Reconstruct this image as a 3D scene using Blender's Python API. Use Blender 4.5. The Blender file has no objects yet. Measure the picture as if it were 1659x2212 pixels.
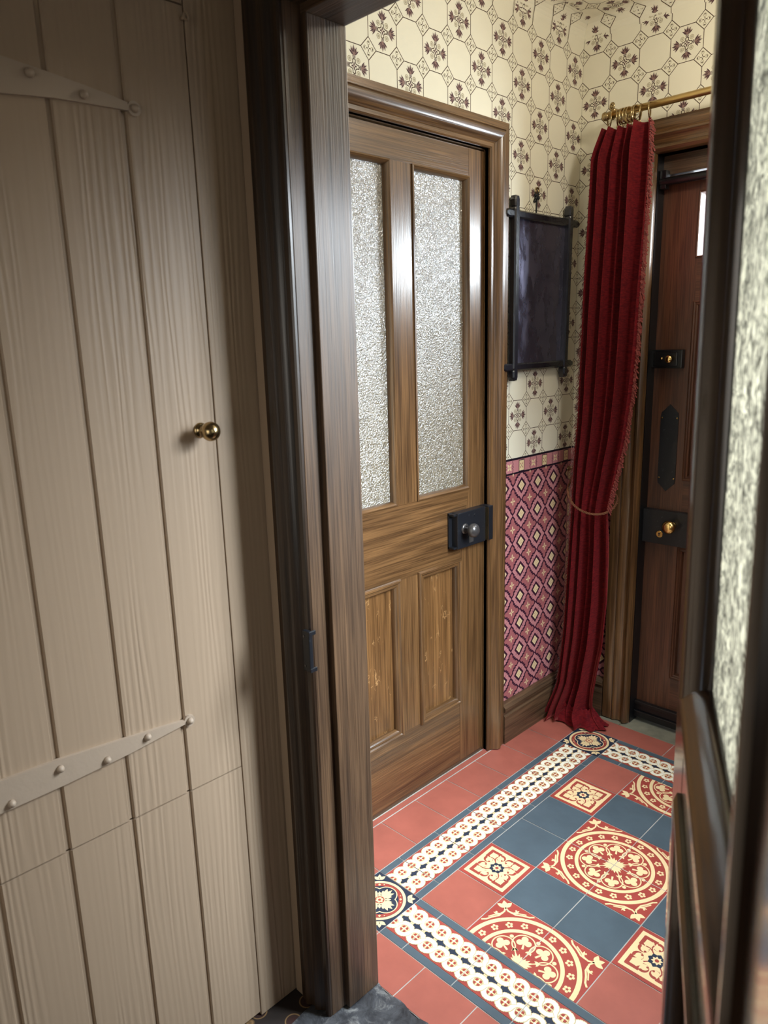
import bpy, bmesh, math, random
from mathutils import Vector, Matrix
random.seed(7)
C = bpy.context.scene.collection
sc = bpy.context.scene
PI = math.pi

# ------------------------------------------------------------------ camera
cam_d = bpy.data.cameras.new('camera'); cam = bpy.data.objects.new('camera', cam_d); C.objects.link(cam)
right = Vector((0.70873882, 0.70495963, -0.02685531)); down = Vector((0.13892672, -0.17679086, -0.97439436)); fwd = Vector((-0.69165646, 0.68686018, -0.22323627))
M = Matrix(((right.x, -down.x, -fwd.x, 1.12399620), (right.y, -down.y, -fwd.y, -1.21234916), (right.z, -down.z, -fwd.z, 1.41857440), (0, 0, 0, 1)))
cam.matrix_world = M
cam_d.sensor_fit = 'HORIZONTAL'; cam_d.sensor_width = 36.0; cam_d.lens = 36.0 * 1591.4 / 1659.0
cam_d.clip_start = 0.02
cam_d.dof.use_dof = True; cam_d.dof.focus_distance = 2.1; cam_d.dof.aperture_fstop = 9.0
sc.camera = cam

# ------------------------------------------------------------------ world, lights, exposure
w = bpy.data.worlds.new('world'); sc.world = w; w.use_nodes = True
w.node_tree.nodes['Background'].inputs[0].default_value = (0.75, 0.85, 1.0, 1); w.node_tree.nodes['Background'].inputs[1].default_value = 1.0
sc.view_settings.view_transform = 'Standard'; sc.view_settings.look = 'None'; sc.view_settings.gamma = 1.0
sc.view_settings.use_curve_mapping = False; sc.view_settings.exposure = 0.1
sc.cycles.use_denoising = True; sc.cycles.max_bounces = 10; sc.cycles.diffuse_bounces = 5; sc.cycles.glossy_bounces = 5
sc.cycles.transmission_bounces = 8; sc.cycles.transparent_max_bounces = 12
sc.cycles.sample_clamp_indirect = 6.0; sc.cycles.caustics_refractive = False; sc.cycles.blur_glossy = 0.5

def area(name, loc, direction, sx, sy, power, col, spread=PI):
    l = bpy.data.lights.new(name, 'AREA'); l.shape = 'RECTANGLE'; l.size = sx; l.size_y = sy
    l.energy = power; l.color = col; l.spread = spread
    o = bpy.data.objects.new(name, l); C.objects.link(o); o.location = loc
    o.rotation_euler = Vector(direction).to_track_quat('-Z', 'Y').to_euler()
    return o
DAY = (0.86, 0.93, 1.0)
area('front_window_daylight', (0.47, 1.42, 1.80), (-0.25, -1, -0.12), 0.26, 0.24, 27, DAY)
area('front_window_sky', (0.25, 1.42, 1.80), (0, -1, -0.12), 0.50, 0.26, 11, DAY)
area('side_door_daylight', (1.14, 0.33, 1.56), (-1, -0.42, -1.15), 0.62, 0.80, 52, DAY, 1.75)
area('room_window', (1.86, -0.62, 1.42), (-1, 0.0, -0.06), 0.45, 0.9, 9, (0.95, 0.96, 1.0), 1.15)
area('cupboard_fill', (0.95, -2.5, 1.15), (-0.60, 1, -0.18), 1.5, 1.3, 2.8, (1.0, 0.95, 0.86), 1.3)  # fill light added behind the viewer for the lower left cupboard boards
area('back_room_fill', (-0.95, 0.45, 2.2), (0, 0, -1), 0.5, 0.5, 6, (1.0, 0.93, 0.76))  # added glow behind the hall-door glass, no known fitting there
bl = bpy.data.lights.new('hall_fill', 'POINT'); bl.energy = 11; bl.color = (1.0, 0.94, 0.82); bl.shadow_soft_size = 0.06  # unseen fill added to brighten the upper hall walls, no fixture modelled
bo = bpy.data.objects.new('hall_fill', bl); C.objects.link(bo); bo.location = (0.50, 0.62, 2.20)

# ------------------------------------------------------------------ node helpers
def mat(name, col=(0.5, 0.5, 0.5), rough=0.5, metal=0.0, spec=0.5, **kw):
    m = bpy.data.materials.new(name); m.use_nodes = True
    b = m.node_tree.nodes['Principled BSDF']
    b.inputs['Base Color'].default_value = (*col, 1); b.inputs['Roughness'].default_value = rough
    b.inputs['Metallic'].default_value = metal; b.inputs['Specular IOR Level'].default_value = spec
    for k, v in kw.items(): b.inputs[k.replace('_', ' ')].default_value = v
    return m
def NN(m, t): return m.node_tree.nodes.new(t)
def LK(m, a, b): m.node_tree.links.new(a, b)
def coords(m, scale=(1, 1, 1), rot=(0, 0, 0)):
    tc = NN(m, 'ShaderNodeTexCoord'); mp = NN(m, 'ShaderNodeMapping'); mp.inputs['Scale'].default_value = scale
    mp.inputs['Rotation'].default_value = rot
    LK(m, tc.outputs['Object'], mp.inputs['Vector']); return mp.outputs['Vector']
def noise(m, vec, scale, detail=4, rough=0.55, dist=0.0):
    n = NN(m, 'ShaderNodeTexNoise'); n.inputs['Scale'].default_value = scale; n.inputs['Detail'].default_value = detail
    n.inputs['Roughness'].default_value = rough; n.inputs['Distortion'].default_value = dist
    LK(m, vec, n.inputs['Vector']); return n.outputs['Fac']
def ramp(m, fac, stops):
    r = NN(m, 'ShaderNodeValToRGB'); e = r.color_ramp.elements
    e[0].position, e[0].color = stops[0][0], (*stops[0][1], 1); e[1].position, e[1].color = stops[-1][0], (*stops[-1][1], 1)
    for p, c in stops[1:-1]:
        x = e.new(p); x.color = (*c, 1)
    LK(m, fac, r.inputs[0]); return r.outputs[0]
def mix(m, a, b, fac, mode='MIX'):
    x = NN(m, 'ShaderNodeMix'); x.data_type = 'RGBA'; x.blend_type = mode
    for i, v in ((6, a), (7, b)):
        if hasattr(v, 'default_value'): LK(m, v, x.inputs[i])
        else: x.inputs[i].default_value = (*v, 1)
    if hasattr(fac, 'default_value'): LK(m, fac, x.inputs[0])
    else: x.inputs[0].default_value = fac
    return x.outputs[2]
def bump(m, h, strength, dist=0.002):
    b = NN(m, 'ShaderNodeBump'); b.inputs['Strength'].default_value = strength; b.inputs['Distance'].default_value = dist
    LK(m, h, b.inputs['Height']); return b.outputs['Normal']
def P(m): return m.node_tree.nodes['Principled BSDF']

def wood(name, dark, light, axis='z', rough=0.32, coat=0.5, grain=1.0, bumpy=0.35, contrast=0.5, fine=1.0, crough=0.14):
    m = mat(name, light, rough, 0, 0.5)
    s = {'z': (30, 30, 1.6), 'x': (1.6, 30, 30), 'y': (30, 1.6, 30)}[axis]
    v = coords(m, tuple(k * grain for k in s))
    big = noise(m, v, 1.0, 3, 0.5, 1.2)
    s2 = {'z': (260, 260, 5), 'x': (5, 260, 260), 'y': (260, 5, 260)}[axis]
    v2 = coords(m, tuple(k * fine for k in s2))
    fn = noise(m, v2, 1.0, 2, 0.6, 0.3)
    c1 = ramp(m, big, [(0.5 - contrast * 0.5, dark), (0.5 + contrast * 0.5, light)])
    c2 = ramp(m, fn, [(0.36, (0.38, 0.34, 0.31)), (0.58, (1.0, 1.0, 1.0))])
    c = mix(m, c1, c2, 0.75, 'MULTIPLY')
    LK(m, c, P(m).inputs['Base Color'])
    LK(m, bump(m, fn, bumpy, 0.0012), P(m).inputs['Normal'])
    P(m).inputs['Coat Weight'].default_value = coat; P(m).inputs['Coat Roughness'].default_value = crough
    return m

OAK_D, OAK_L = (0.058, 0.028, 0.011), (0.190, 0.098, 0.038)
M_OAKV = wood('oak_grained_vertical', OAK_D, OAK_L, 'z')
M_OAKH = wood('oak_grained_horizontal', OAK_D, OAK_L, 'x')
M_OAKP = wood('oak_figured_panel', (0.085, 0.040, 0.014), (0.225, 0.112, 0.040), 'z', grain=0.8)
# medullary flecks on the panels
def add_flecks(m):
    v = coords(m, (34, 34, 16)); vo = NN(m, 'ShaderNodeTexVoronoi'); vo.feature = 'DISTANCE_TO_EDGE'; vo.inputs['Scale'].default_value = 1.0
    vw = NN(m, 'ShaderNodeVectorMath'); vw.operation = 'ADD'
    nz = NN(m, 'ShaderNodeTexNoise'); nz.inputs['Scale'].default_value = 2.2; LK(m, v, nz.inputs['Vector'])
    LK(m, v, vw.inputs[0]); LK(m, nz.outputs['Color'], vw.inputs[1]); LK(m, vw.outputs[0], vo.inputs['Vector'])
    edge = ramp(m, vo.outputs['Distance'], [(0.0, (1, 1, 1)), (0.045, (0, 0, 0))])
    msk = ramp(m, noise(m, coords(m, (20, 20, 12)), 1.3, 2), [(0.55, (0, 0, 0)), (0.62, (1, 1, 1))])
    f = mix(m, edge, msk, 1.0, 'MULTIPLY')
    old = P(m).inputs['Base Color'].links[0].from_socket
    LK(m, mix(m, old, (0.34, 0.19, 0.08), f), P(m).inputs['Base Color'])
add_flecks(M_OAKP)
M_DARKV = wood('dark_stained_wood_z', (0.036, 0.020, 0.011), (0.145, 0.082, 0.042), 'z', rough=0.46, coat=0.30, bumpy=0.9, crough=0.30)
M_DARKX = wood('dark_stained_wood_x', (0.036, 0.020, 0.011), (0.145, 0.082, 0.042), 'x', rough=0.46, coat=0.30, bumpy=0.9, crough=0.30)
M_DARKY = wood('dark_stained_wood_y', (0.036, 0.020, 0.011), (0.145, 0.082, 0.042), 'y', rough=0.46, coat=0.30, bumpy=0.9, crough=0.30)
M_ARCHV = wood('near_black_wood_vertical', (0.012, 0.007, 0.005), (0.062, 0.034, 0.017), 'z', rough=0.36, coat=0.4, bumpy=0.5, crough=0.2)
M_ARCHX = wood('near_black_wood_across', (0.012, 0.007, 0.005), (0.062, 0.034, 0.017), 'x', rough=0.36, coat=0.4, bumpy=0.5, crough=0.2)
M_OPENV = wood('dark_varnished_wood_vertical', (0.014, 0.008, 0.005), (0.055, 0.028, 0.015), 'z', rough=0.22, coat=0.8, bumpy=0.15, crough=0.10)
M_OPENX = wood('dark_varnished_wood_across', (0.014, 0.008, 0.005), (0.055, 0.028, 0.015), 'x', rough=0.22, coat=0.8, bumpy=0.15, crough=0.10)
M_FDOORV = wood('front_door_mahogany', (0.050, 0.018, 0.009), (0.115, 0.045, 0.022), 'z', rough=0.42, coat=0.2, bumpy=0.15)
M_FDOORH = wood('front_door_mahogany_rail', (0.050, 0.018, 0.009), (0.115, 0.045, 0.022), 'x', rough=0.42, coat=0.2, bumpy=0.15)
M_BLACKP = mat('black_paint', (0.006, 0.006, 0.007), 0.28, 0, 0.5)
M_EBON = mat('ebonised_wood', (0.012, 0.012, 0.016), 0.25, 0, 0.5, Coat_Weight=0.6)
LK(M_EBON, bump(M_EBON, noise(M_EBON, coords(M_EBON, (60, 60, 60)), 1, 3), 0.3, 0.002), P(M_EBON).inputs['Normal'])
M_IRON = mat('black_japanned_iron', (0.008, 0.009, 0.012), 0.40, 0.0, 0.35, Coat_Weight=0.15)
def scuff(m, c2, sc_=60, lo=0.60, hi=0.68):
    n = noise(m, coords(m, (1, 1, 1)), sc_, 5, 0.65)
    LK(m, ramp(m, n, [(lo, tuple(P(m).inputs['Base Color'].default_value[:3])), (hi, c2)]), P(m).inputs['Base Color'])
scuff(M_IRON, (0.030, 0.034, 0.042), 90, 0.62, 0.72)
M_BRASS = mat('polished_brass', (0.72, 0.50, 0.19), 0.22, 1.0)
M_ABRASS = mat('antique_brass', (0.42, 0.31, 0.16), 0.24, 1.0)
M_ROD = mat('brass_rod', (0.80, 0.58, 0.26), 0.28, 1.0)
M_PEWTER = mat('worn_dark_knob', (0.09, 0.085, 0.085), 0.28, 0.6)

# painted boards
M_TAUPE = mat('taupe_paint', (0.365, 0.270, 0.188), 0.48, 0, 0.35)
v = coords(M_TAUPE, (42, 42, 2.6)); g1 = noise(M_TAUPE, v, 1.0, 5, 0.6, 2.2)
wv = NN(M_TAUPE, 'ShaderNodeTexWave'); wv.bands_direction = 'Y'; wv.inputs['Scale'].default_value = 26; wv.inputs['Distortion'].default_value = 9; wv.inputs['Detail'].default_value = 2.5
wv.inputs['Detail Scale'].default_value = 1.2
LK(M_TAUPE, coords(M_TAUPE, (1, 1.0, 0.06)), wv.inputs['Vector'])
msk = ramp(M_TAUPE, noise(M_TAUPE, coords(M_TAUPE, (7, 7, 1.2)), 1.0, 2), [(0.42, (0.12, 0.12, 0.12)), (0.66, (1, 1, 1))])
h = mix(M_TAUPE, wv.outputs['Fac'], g1, 0.35); h = mix(M_TAUPE, (0.5, 0.5, 0.5), h, msk)
LK(M_TAUPE, bump(M_TAUPE, h, 0.75, 0.0018), P(M_TAUPE).inputs['Normal'])

M_STRAP = mat('taupe_paint_on_iron', (0.40, 0.315, 0.24), 0.42, 0, 0.4)
LK(M_STRAP, bump(M_STRAP, noise(M_STRAP, coords(M_STRAP), 45, 4), 0.25, 0.003), P(M_STRAP).inputs['Normal'])
# papers and tile bodies
M_CREAM = mat('wallpaper_cream', (0.71, 0.665, 0.53), 0.55, 0, 0.3)
M_WLINE = mat('wallpaper_brown_line', (0.075, 0.045, 0.028), 0.6, 0, 0.2)
M_WMAUVE = mat('wallpaper_mauve_brown', (0.080, 0.042, 0.045), 0.6, 0, 0.2)
M_WTAN = mat('wallpaper_tan', (0.24, 0.145, 0.125), 0.6, 0, 0.2)
M_WOLIVE = mat('wallpaper_olive', (0.30, 0.25, 0.15), 0.6, 0, 0.2)
M_ROSE = mat('dado_rose', (0.47, 0.195, 0.205), 0.5, 0, 0.35)
M_ROSE2 = mat('dado_deep_rose', (0.33, 0.105, 0.110), 0.5, 0, 0.35)
M_PLUM = mat('dado_plum_line', (0.040, 0.010, 0.026), 0.5, 0, 0.35)
M_DCREAM = mat('dado_cream', (0.66, 0.52, 0.30), 0.5, 0, 0.35)
M_BLK = mat('dado_black_line', (0.010, 0.005, 0.012), 0.5, 0, 0.35)
def tile(name, col, var=0.12, rough=0.42):
    m = mat(name, col, rough, 0, 0.5)
    n = noise(m, coords(m, (1, 1, 1)), 9, 4, 0.6)
    LK(m, ramp(m, n, [(0.3, tuple(c * (1 - var) for c in col)), (0.7, tuple(min(1, c * (1 + var)) for c in col))]), P(m).inputs['Base Color'])
    n2 = noise(m, coords(m, (1, 1, 1)), 40, 3)
    LK(m, bump(m, n2, 0.12, 0.002), P(m).inputs['Normal'])
    return m
M_TRED = tile('quarry_red', (0.345, 0.100, 0.072))
M_TDARK = tile('slate_blue_tile', (0.070, 0.098, 0.120))
M_TPRED = tile('encaustic_red', (0.33, 0.055, 0.042))
M_TCREAM = tile('encaustic_cream', (0.78, 0.60, 0.33), 0.04)
M_TWHITE = tile('encaustic_white', (0.86, 0.83, 0.70), 0.02)
M_TNAVY = tile('encaustic_navy', (0.020, 0.030, 0.055))
M_TGREY = mat('encaustic_grey_outline', (0.30, 0.25, 0.15), 0.5)
M_GROUT = tile('grout', (0.42, 0.40, 0.36), 0.3, 0.8)
M_SLATE = mat('worn_slate', (0.05, 0.05, 0.055), 0.55)
n = noise(M_SLATE, coords(M_SLATE), 24, 9, 0.72, 0.5)
LK(M_SLATE, ramp(M_SLATE, n, [(0.35, (0.012, 0.012, 0.015)), (0.54, (0.050, 0.052, 0.060)), (0.72, (0.30, 0.30, 0.29))]), P(M_SLATE).inputs['Base Color'])
LK(M_SLATE, bump(M_SLATE, n, 0.8, 0.006), P(M_SLATE).inputs['Normal'])
M_STONE = tile('threshold_stone', (0.19, 0.18, 0.13), 0.35, 0.7)
M_PLAST = mat('room_plaster', (0.40, 0.33, 0.24), 0.8)
M_CARP = mat('dark_patterned_carpet', (0.03, 0.015, 0.01), 0.9)
vo = NN(M_CARP, 'ShaderNodeTexVoronoi'); vo.inputs['Scale'].default_value = 24; LK(M_CARP, coords(M_CARP), vo.inputs['Vector'])
LK(M_CARP, ramp(M_CARP, vo.outputs['Distance'], [(0.0, (0.035, 0.008, 0.006)), (0.36, (0.03, 0.012, 0.008)), (0.40, (0.26, 0.15, 0.06)), (0.46, (0.02, 0.012, 0.009)), (1.0, (0.015, 0.01, 0.008))]), P(M_CARP).inputs['Base Color'])

# velvet
M_VELV = mat('red_velvet', (0.27, 0.012, 0.014), 0.85, 0, 0.12, Sheen_Weight=0.5, Sheen_Roughness=0.35)
P(M_VELV).inputs['Sheen Tint'].default_value = (1.0, 0.22, 0.20, 1)
n = noise(M_VELV, coords(M_VELV, (60, 60, 220)), 1.0, 4)
LK(M_VELV, ramp(M_VELV, n, [(0.3, (0.060, 0.003, 0.006)), (0.7, (0.155, 0.008, 0.010))]), P(M_VELV).inputs['Base Color'])
LK(M_VELV, bump(M_VELV, n, 0.25, 0.002), P(M_VELV).inputs['Normal'])
M_FRINGE = mat('russet_fringe', (0.17, 0.026, 0.020), 0.7, 0, 0.2, Sheen_Weight=0.6)
M_CORD = mat('bronze_cord', (0.15, 0.055, 0.025), 0.6, 0, 0.3)

# glass
def obscured(name, tint, trans, rough, sc_=210, strength=0.9, gl=0.35, gr=0.22, tl=0.0):
    m = bpy.data.materials.new(name); m.use_nodes = True; nt = m.node_tree
    p = P(m); p.inputs['Base Color'].default_value = (*tint, 1); p.inputs['Roughness'].default_value = rough
    p.inputs['Transmission Weight'].default_value = trans; p.inputs['IOR'].default_value = 1.6; p.inputs['Specular IOR Level'].default_value = 0.5
    v_ = coords(m); vo_ = NN(m, 'ShaderNodeTexVoronoi'); vo_.inputs['Scale'].default_value = sc_; LK(m, v_, vo_.inputs['Vector'])
    nz = noise(m, v_, sc_ * 0.8, 2, 0.5, 2.5)
    hh = mix(m, vo_.outputs['Distance'], nz, 0.6)
    nr = bump(m, hh, strength, 0.004); LK(m, nr, p.inputs['Normal'])
    LK(m, ramp(m, nz, [(0.42, tuple(t * 0.42 for t in tint)), (0.56, tint)]), p.inputs['Base Color'])
    g = NN(m, 'ShaderNodeBsdfGlossy'); g.inputs['Roughness'].default_value = gr; g.inputs['Color'].default_value = (0.9, 0.93, 1.0, 1); LK(m, nr, g.inputs['Normal'])
    x = NN(m, 'ShaderNodeMixShader'); x.inputs[0].default_value = gl
    LK(m, p.outputs[0], x.inputs[1]); LK(m, g.outputs[0], x.inputs[2]); out = x.outputs[0]
    if tl > 0:
        t = NN(m, 'ShaderNodeBsdfTranslucent'); LK(m, ramp(m, nz, [(0.40, tuple(t_ * 0.12 for t_ in tint)), (0.62, tint)]), t.inputs['Color'])
        y = NN(m, 'ShaderNodeMixShader'); y.inputs[0].default_value = tl; LK(m, out, y.inputs[1]); LK(m, t.outputs[0], y.inputs[2]); out = y.outputs[0]
    LK(m, out, m.node_tree.nodes['Material Output'].inputs[0])
    return m
M_GLASS = obscured('figured_obscure_glass', (0.27, 0.225, 0.14), 0.18, 0.3, 175, 1.0, 0.20, 0.19)
M_GLASS2 = obscured('figured_glass_in_open_door', (0.92, 0.92, 0.80), 0.2, 0.30, 80, 1.0, 0.10, 0.3, 0.78)
def clearpane(name, fac=0.82):
    m = bpy.data.materials.new(name); m.use_nodes = True
    t = NN(m, 'ShaderNodeBsdfTransparent'); t.inputs[0].default_value = (0.95, 0.97, 0.97, 1)
    g = NN(m, 'ShaderNodeBsdfGlossy'); g.inputs['Roughness'].default_value = 0.1
    x = NN(m, 'ShaderNodeMixShader'); x.inputs[0].default_value = fac
    LK(m, g.outputs[0], x.inputs[1]); LK(m, t.outputs[0], x.inputs[2])
    LK(m, x.outputs[0], m.node_tree.nodes['Material Output'].inputs[0])
    return m
M_PANE = clearpane('clear_window_pane', 0.92)
M_MIRROR = mat('smudged_old_mirror', (0.20, 0.19, 0.27), 0.08, 0.85)
n = noise(M_MIRROR, coords(M_MIRROR, (14, 14, 7)), 1.6, 7, 0.62, 0.3)
LK(M_MIRROR, ramp(M_MIRROR, n, [(0.40, (0.12, 0.12, 0.12)), (0.70, (0.50, 0.50, 0.50))]), P(M_MIRROR).inputs['Roughness'])

# ------------------------------------------------------------------ mesh helpers
class MB:
    def __init__(s): s.v = []; s.f = []; s.m = []; s.mats = []
    def mi(s, m):
        if m not in s.mats: s.mats.append(m)
        return s.mats.index(m)
    def add(s, vs, fs, m):
        b = len(s.v); i = s.mi(m); s.v += [tuple(q) for q in vs]
        s.f += [tuple(b + k for k in f) for f in fs]; s.m += [i] * len(fs)
    def box(s, a, b, m, bev=0.0):
        bm = bmesh.new()
        bmesh.ops.create_cube(bm, size=1.0)
        for q in bm.verts:
            q.co = Vector([(a[i] + b[i]) / 2 + q.co[i] * (b[i] - a[i]) for i in range(3)])
        if bev > 0: bmesh.ops.bevel(bm, geom=bm.edges[:], offset=bev, segments=2, profile=0.6, affect='EDGES')
        bm.verts.index_update()
        s.add([q.co[:] for q in bm.verts], [[q.index for q in f.verts] for f in bm.faces], m); bm.free()
    def prism(s, pts, axis, a, b, m):            # pts 2D in the two other axes (order x,y,z without axis)
        def mk(p, t):
            r = list(p); r.insert(axis, t); return r
        n_ = len(pts); vs = [mk(p, a) for p in pts] + [mk(p, b) for p in pts]
        fs = [[i, (i + 1) % n_, n_ + (i + 1) % n_, n_ + i] for i in range(n_)] + [list(range(n_))[::-1], list(range(n_, 2 * n_))]
        s.add(vs, fs, m)
    def tube(s, pts, r, m, seg=10, cap=True):
        pts = [Vector(p) for p in pts]; vs = []; fs = []
        rs = r if isinstance(r, (list, tuple)) else [r] * len(pts)
        ref = None
        for i, p in enumerate(pts):
            t = (pts[min(i + 1, len(pts) - 1)] - pts[max(i - 1, 0)]).normalized()
            if ref is None: ref = Vector((0, 0, 1)) if abs(t.z) < 0.9 else Vector((1, 0, 0))
            a_ = t.cross(ref).normalized(); b_ = t.cross(a_).normalized(); ref = -b_ if b_.dot(ref) < 0 else b_
            ref = ref
            for k in range(seg):
                g = 2 * PI * k / seg; vs.append(p + rs[i] * (math.cos(g) * a_ + math.sin(g) * ref))
        for i in range(len(pts) - 1):
            for k in range(seg):
                fs.append([i * seg + k, i * seg + (k + 1) % seg, (i + 1) * seg + (k + 1) % seg, (i + 1) * seg + k])
        if cap: fs += [list(range(seg))[::-1], list(range((len(pts) - 1) * seg, len(pts) * seg))]
        s.add(vs, fs, m)
    def lathe(s, org, axis, prof, m, seg=24):     # prof: (distance along axis, radius)
        ax = Vector(axis).normalized(); ref = Vector((0, 0, 1)) if abs(ax.z) < 0.9 else Vector((1, 0, 0))
        a_ = ax.cross(ref).normalized(); b_ = ax.cross(a_); vs = []; fs = []
        for d, r in prof:
            for k in range(seg):
                g = 2 * PI * k / seg; vs.append(Vector(org) + ax * d + r * (math.cos(g) * a_ + math.sin(g) * b_))
        for i in range(len(prof) - 1):
            for k in range(seg):
                fs.append([i * seg + k, i * seg + (k + 1) % seg, (i + 1) * seg + (k + 1) % seg, (i + 1) * seg + k])
        fs += [list(range(seg))[::-1], list(range((len(prof) - 1) * seg, len(prof) * seg))]
        s.add(vs, fs, m)
    def torus(s, c, axis, R, r, m, seg=28, sub=8):
        ax = Vector(axis).normalized(); ref = Vector((0, 0, 1)) if abs(ax.z) < 0.9 else Vector((1, 0, 0))
        a_ = ax.cross(ref).normalized(); b_ = ax.cross(a_); vs = []; fs = []
        for i in range(seg):
            g = 2 * PI * i / seg; d = math.cos(g) * a_ + math.sin(g) * b_
            for k in range(sub):
                q = 2 * PI * k / sub; vs.append(Vector(c) + d * (R + r * math.cos(q)) + ax * r * math.sin(q))
        for i in range(seg):
            for k in range(sub):
                fs.append([i * sub + k, i * sub + (k + 1) % sub, ((i + 1) % seg) * sub + (k + 1) % sub, ((i + 1) % seg) * sub + k])
        s.add(vs, fs, m)
    def sweep_rect(s, x0, z0, x1, z1, prof, m, y0=0.0, sides=4, mats=None):
        # prof: (outward distance, height towards -y); sides=3 leaves the bottom open (for an architrave)
        cs = []
        for d, h_ in prof:
            y = y0 - h_
            if sides == 4: cs.append([(x0 - d, y, z0 - d), (x0 - d, y, z1 + d), (x1 + d, y, z1 + d), (x1 + d, y, z0 - d)])
            else: cs.append([(x0 - d, y, z0), (x0 - d, y, z1 + d), (x1 + d, y, z1 + d), (x1 + d, y, z0)])
        rng = range(4) if sides == 4 else range(3)
        for k in rng:
            mm = mats[k % len(mats)] if mats else m
            vs = [c[k] for c in cs] + [c[(k + 1) % 4] for c in cs]; n_ = len(prof)
            s.add(vs, [[i, i + 1, n_ + i + 1, n_ + i] for i in range(n_ - 1)], mm)
    def build(s, name, parent=None, smooth=False, loc=None):
        me = bpy.data.meshes.new(name); me.from_pydata(s.v, [], s.f)
        for m in s.mats: me.materials.append(m)
        me.polygons.foreach_set('material_index', s.m)
        if smooth:
            me.polygons.foreach_set('use_smooth', [True] * len(me.polygons))
        o = bpy.data.objects.new(name, me); C.objects.link(o)
        if loc is not None:
            me.transform(Matrix.Translation(-Vector(loc))); o.location = loc
        me.update()
        if parent: o.parent = parent
        return o
def fixn(o):
    bm = bmesh.new(); bm.from_mesh(o.data); bmesh.ops.recalc_face_normals(bm, faces=bm.faces); bm.to_mesh(o.data); bm.free(); return o
def autosmooth(o, ang=0.7):
    me = o.data; bm = bmesh.new(); bm.from_mesh(me)
    for f in bm.faces: f.smooth = True
    for e in bm.edges:
        if len(e.link_faces) == 2 and e.calc_face_angle(0) > ang: e.smooth = False
    bm.to_mesh(me); bm.free(); return o
def tag(o, label, cat=None, group=None, kind=None):
    o['label'] = label
    if cat: o['category'] = cat
    if group: o['group'] = group
    if kind: o['kind'] = kind
    return o
def empty(name, loc, label, cat, group=None, kind=None, rz=0.0):
    o = bpy.data.objects.new(name, None); C.objects.link(o); o.location = loc; o.rotation_euler = (0, 0, rz); o.empty_display_size = 0.1
    return tag(o, label, cat, group, kind)
bpy.context.view_layer.update()

# ------------------------------------------------------------------ flat pattern painter
class Pat:
    """list of (layer, material, polygon) in a flat unit space"""
    def __init__(s): s.p = []
    def poly(s, L, m, pts): s.p.append((L, m, [tuple(q) for q in pts]))
    def rect(s, L, m, x0, y0, x1, y1): s.poly(L, m, [(x0, y0), (x1, y0), (x1, y1), (x0, y1)])
    def disc(s, L, m, x, y, r, n=20, ry=None): s.poly(L, m, [(x + r * math.cos(2 * PI * i / n), y + (ry or r) * math.sin(2 * PI * i / n)) for i in range(n)])
    def ring(s, L, m, x, y, r0, r1, n=32, a0=0.0, a1=2 * PI):
        for i in range(n):
            a = a0 + (a1 - a0) * i / n; b = a0 + (a1 - a0) * (i + 1) / n
            s.poly(L, m, [(x + r0 * math.cos(a), y + r0 * math.sin(a)), (x + r1 * math.cos(a), y + r1 * math.sin(a)), (x + r1 * math.cos(b), y + r1 * math.sin(b)), (x + r0 * math.cos(b), y + r0 * math.sin(b))])
    def stroke(s, L, m, pts, w_, closed=False):
        n_ = len(pts); seg = n_ if closed else n_ - 1
        for i in range(seg):
            (x0, y0), (x1, y1) = pts[i], pts[(i + 1) % n_]; dx, dy = x1 - x0, y1 - y0; l = math.hypot(dx, dy) or 1
            ex, ey = dx / l * w_ * 0.35, dy / l * w_ * 0.35; nx, ny = -dy / l * w_ / 2, dx / l * w_ / 2
            s.poly(L, m, [(x0 - ex + nx, y0 - ey + ny), (x0 - ex - nx, y0 - ey - ny), (x1 + ex - nx, y1 + ey - ny), (x1 + ex + nx, y1 + ey + ny)])
    def petal(s, L, m, x, y, ang, l, w_, n=8, back=0.0):
        ca, sa = math.cos(ang), math.sin(ang); up = []
        for i in range(n + 1):
            t = i / n; d = back + t * (l - back); h_ = w_ / 2 * math.sin(PI * t ** 0.8) ; up.append((d, h_))
        pts = up + [(d, -h_) for d, h_ in up[1:-1][::-1]]
        s.poly(L, m, [(x + d * ca - q * sa, y + d * sa + q * ca) for d, q in pts])
    def put(s, o, dx, dy, sc_=1.0, rot=0.0, dl=0):
        ca, sa = math.cos(rot) * sc_, math.sin(rot) * sc_
        for L, m, pts in o.p: s.p.append((L + dl, m, [(dx + x * ca - y * sa, dy + x * sa + y * ca) for x, y in pts]))
    def clip(s, x0, y0, x1, y1):
        out = Pat()
        for L, m, pts in s.p:
            xs = [q[0] for q in pts]; ys = [q[1] for q in pts]
            if max(xs) <= x0 or min(xs) >= x1 or max(ys) <= y0 or min(ys) >= y1: continue
            if min(xs) < x0 or max(xs) > x1 or min(ys) < y0 or max(ys) > y1:
                for ax, lim, sg in ((0, x0, 1), (0, x1, -1), (1, y0, 1), (1, y1, -1)):
                    new = []; n_ = len(pts)
                    for i in range(n_):
                        a, b = pts[i], pts[(i + 1) % n_]; ia = (a[ax] - lim) * sg >= 0; ib = (b[ax] - lim) * sg >= 0
                        if ia: new.append(a)
                        if ia != ib:
                            t = (lim - a[ax]) / (b[ax] - a[ax]); new.append((a[0] + t * (b[0] - a[0]), a[1] + t * (b[1] - a[1])))
                    pts = new
                    if len(pts) < 3: break
                if len(pts) < 3: continue
            out.p.append((L, m, pts))
        return out
    def emit(s, mb, fn, step=0.00012, jit=6e-6):
        for i, (L, m, pts) in enumerate(s.p):
            e = L * step + (i % 11) * jit
            mb.add([fn(x, y, e) for x, y in pts], [list(range(len(pts)))], m)

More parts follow.
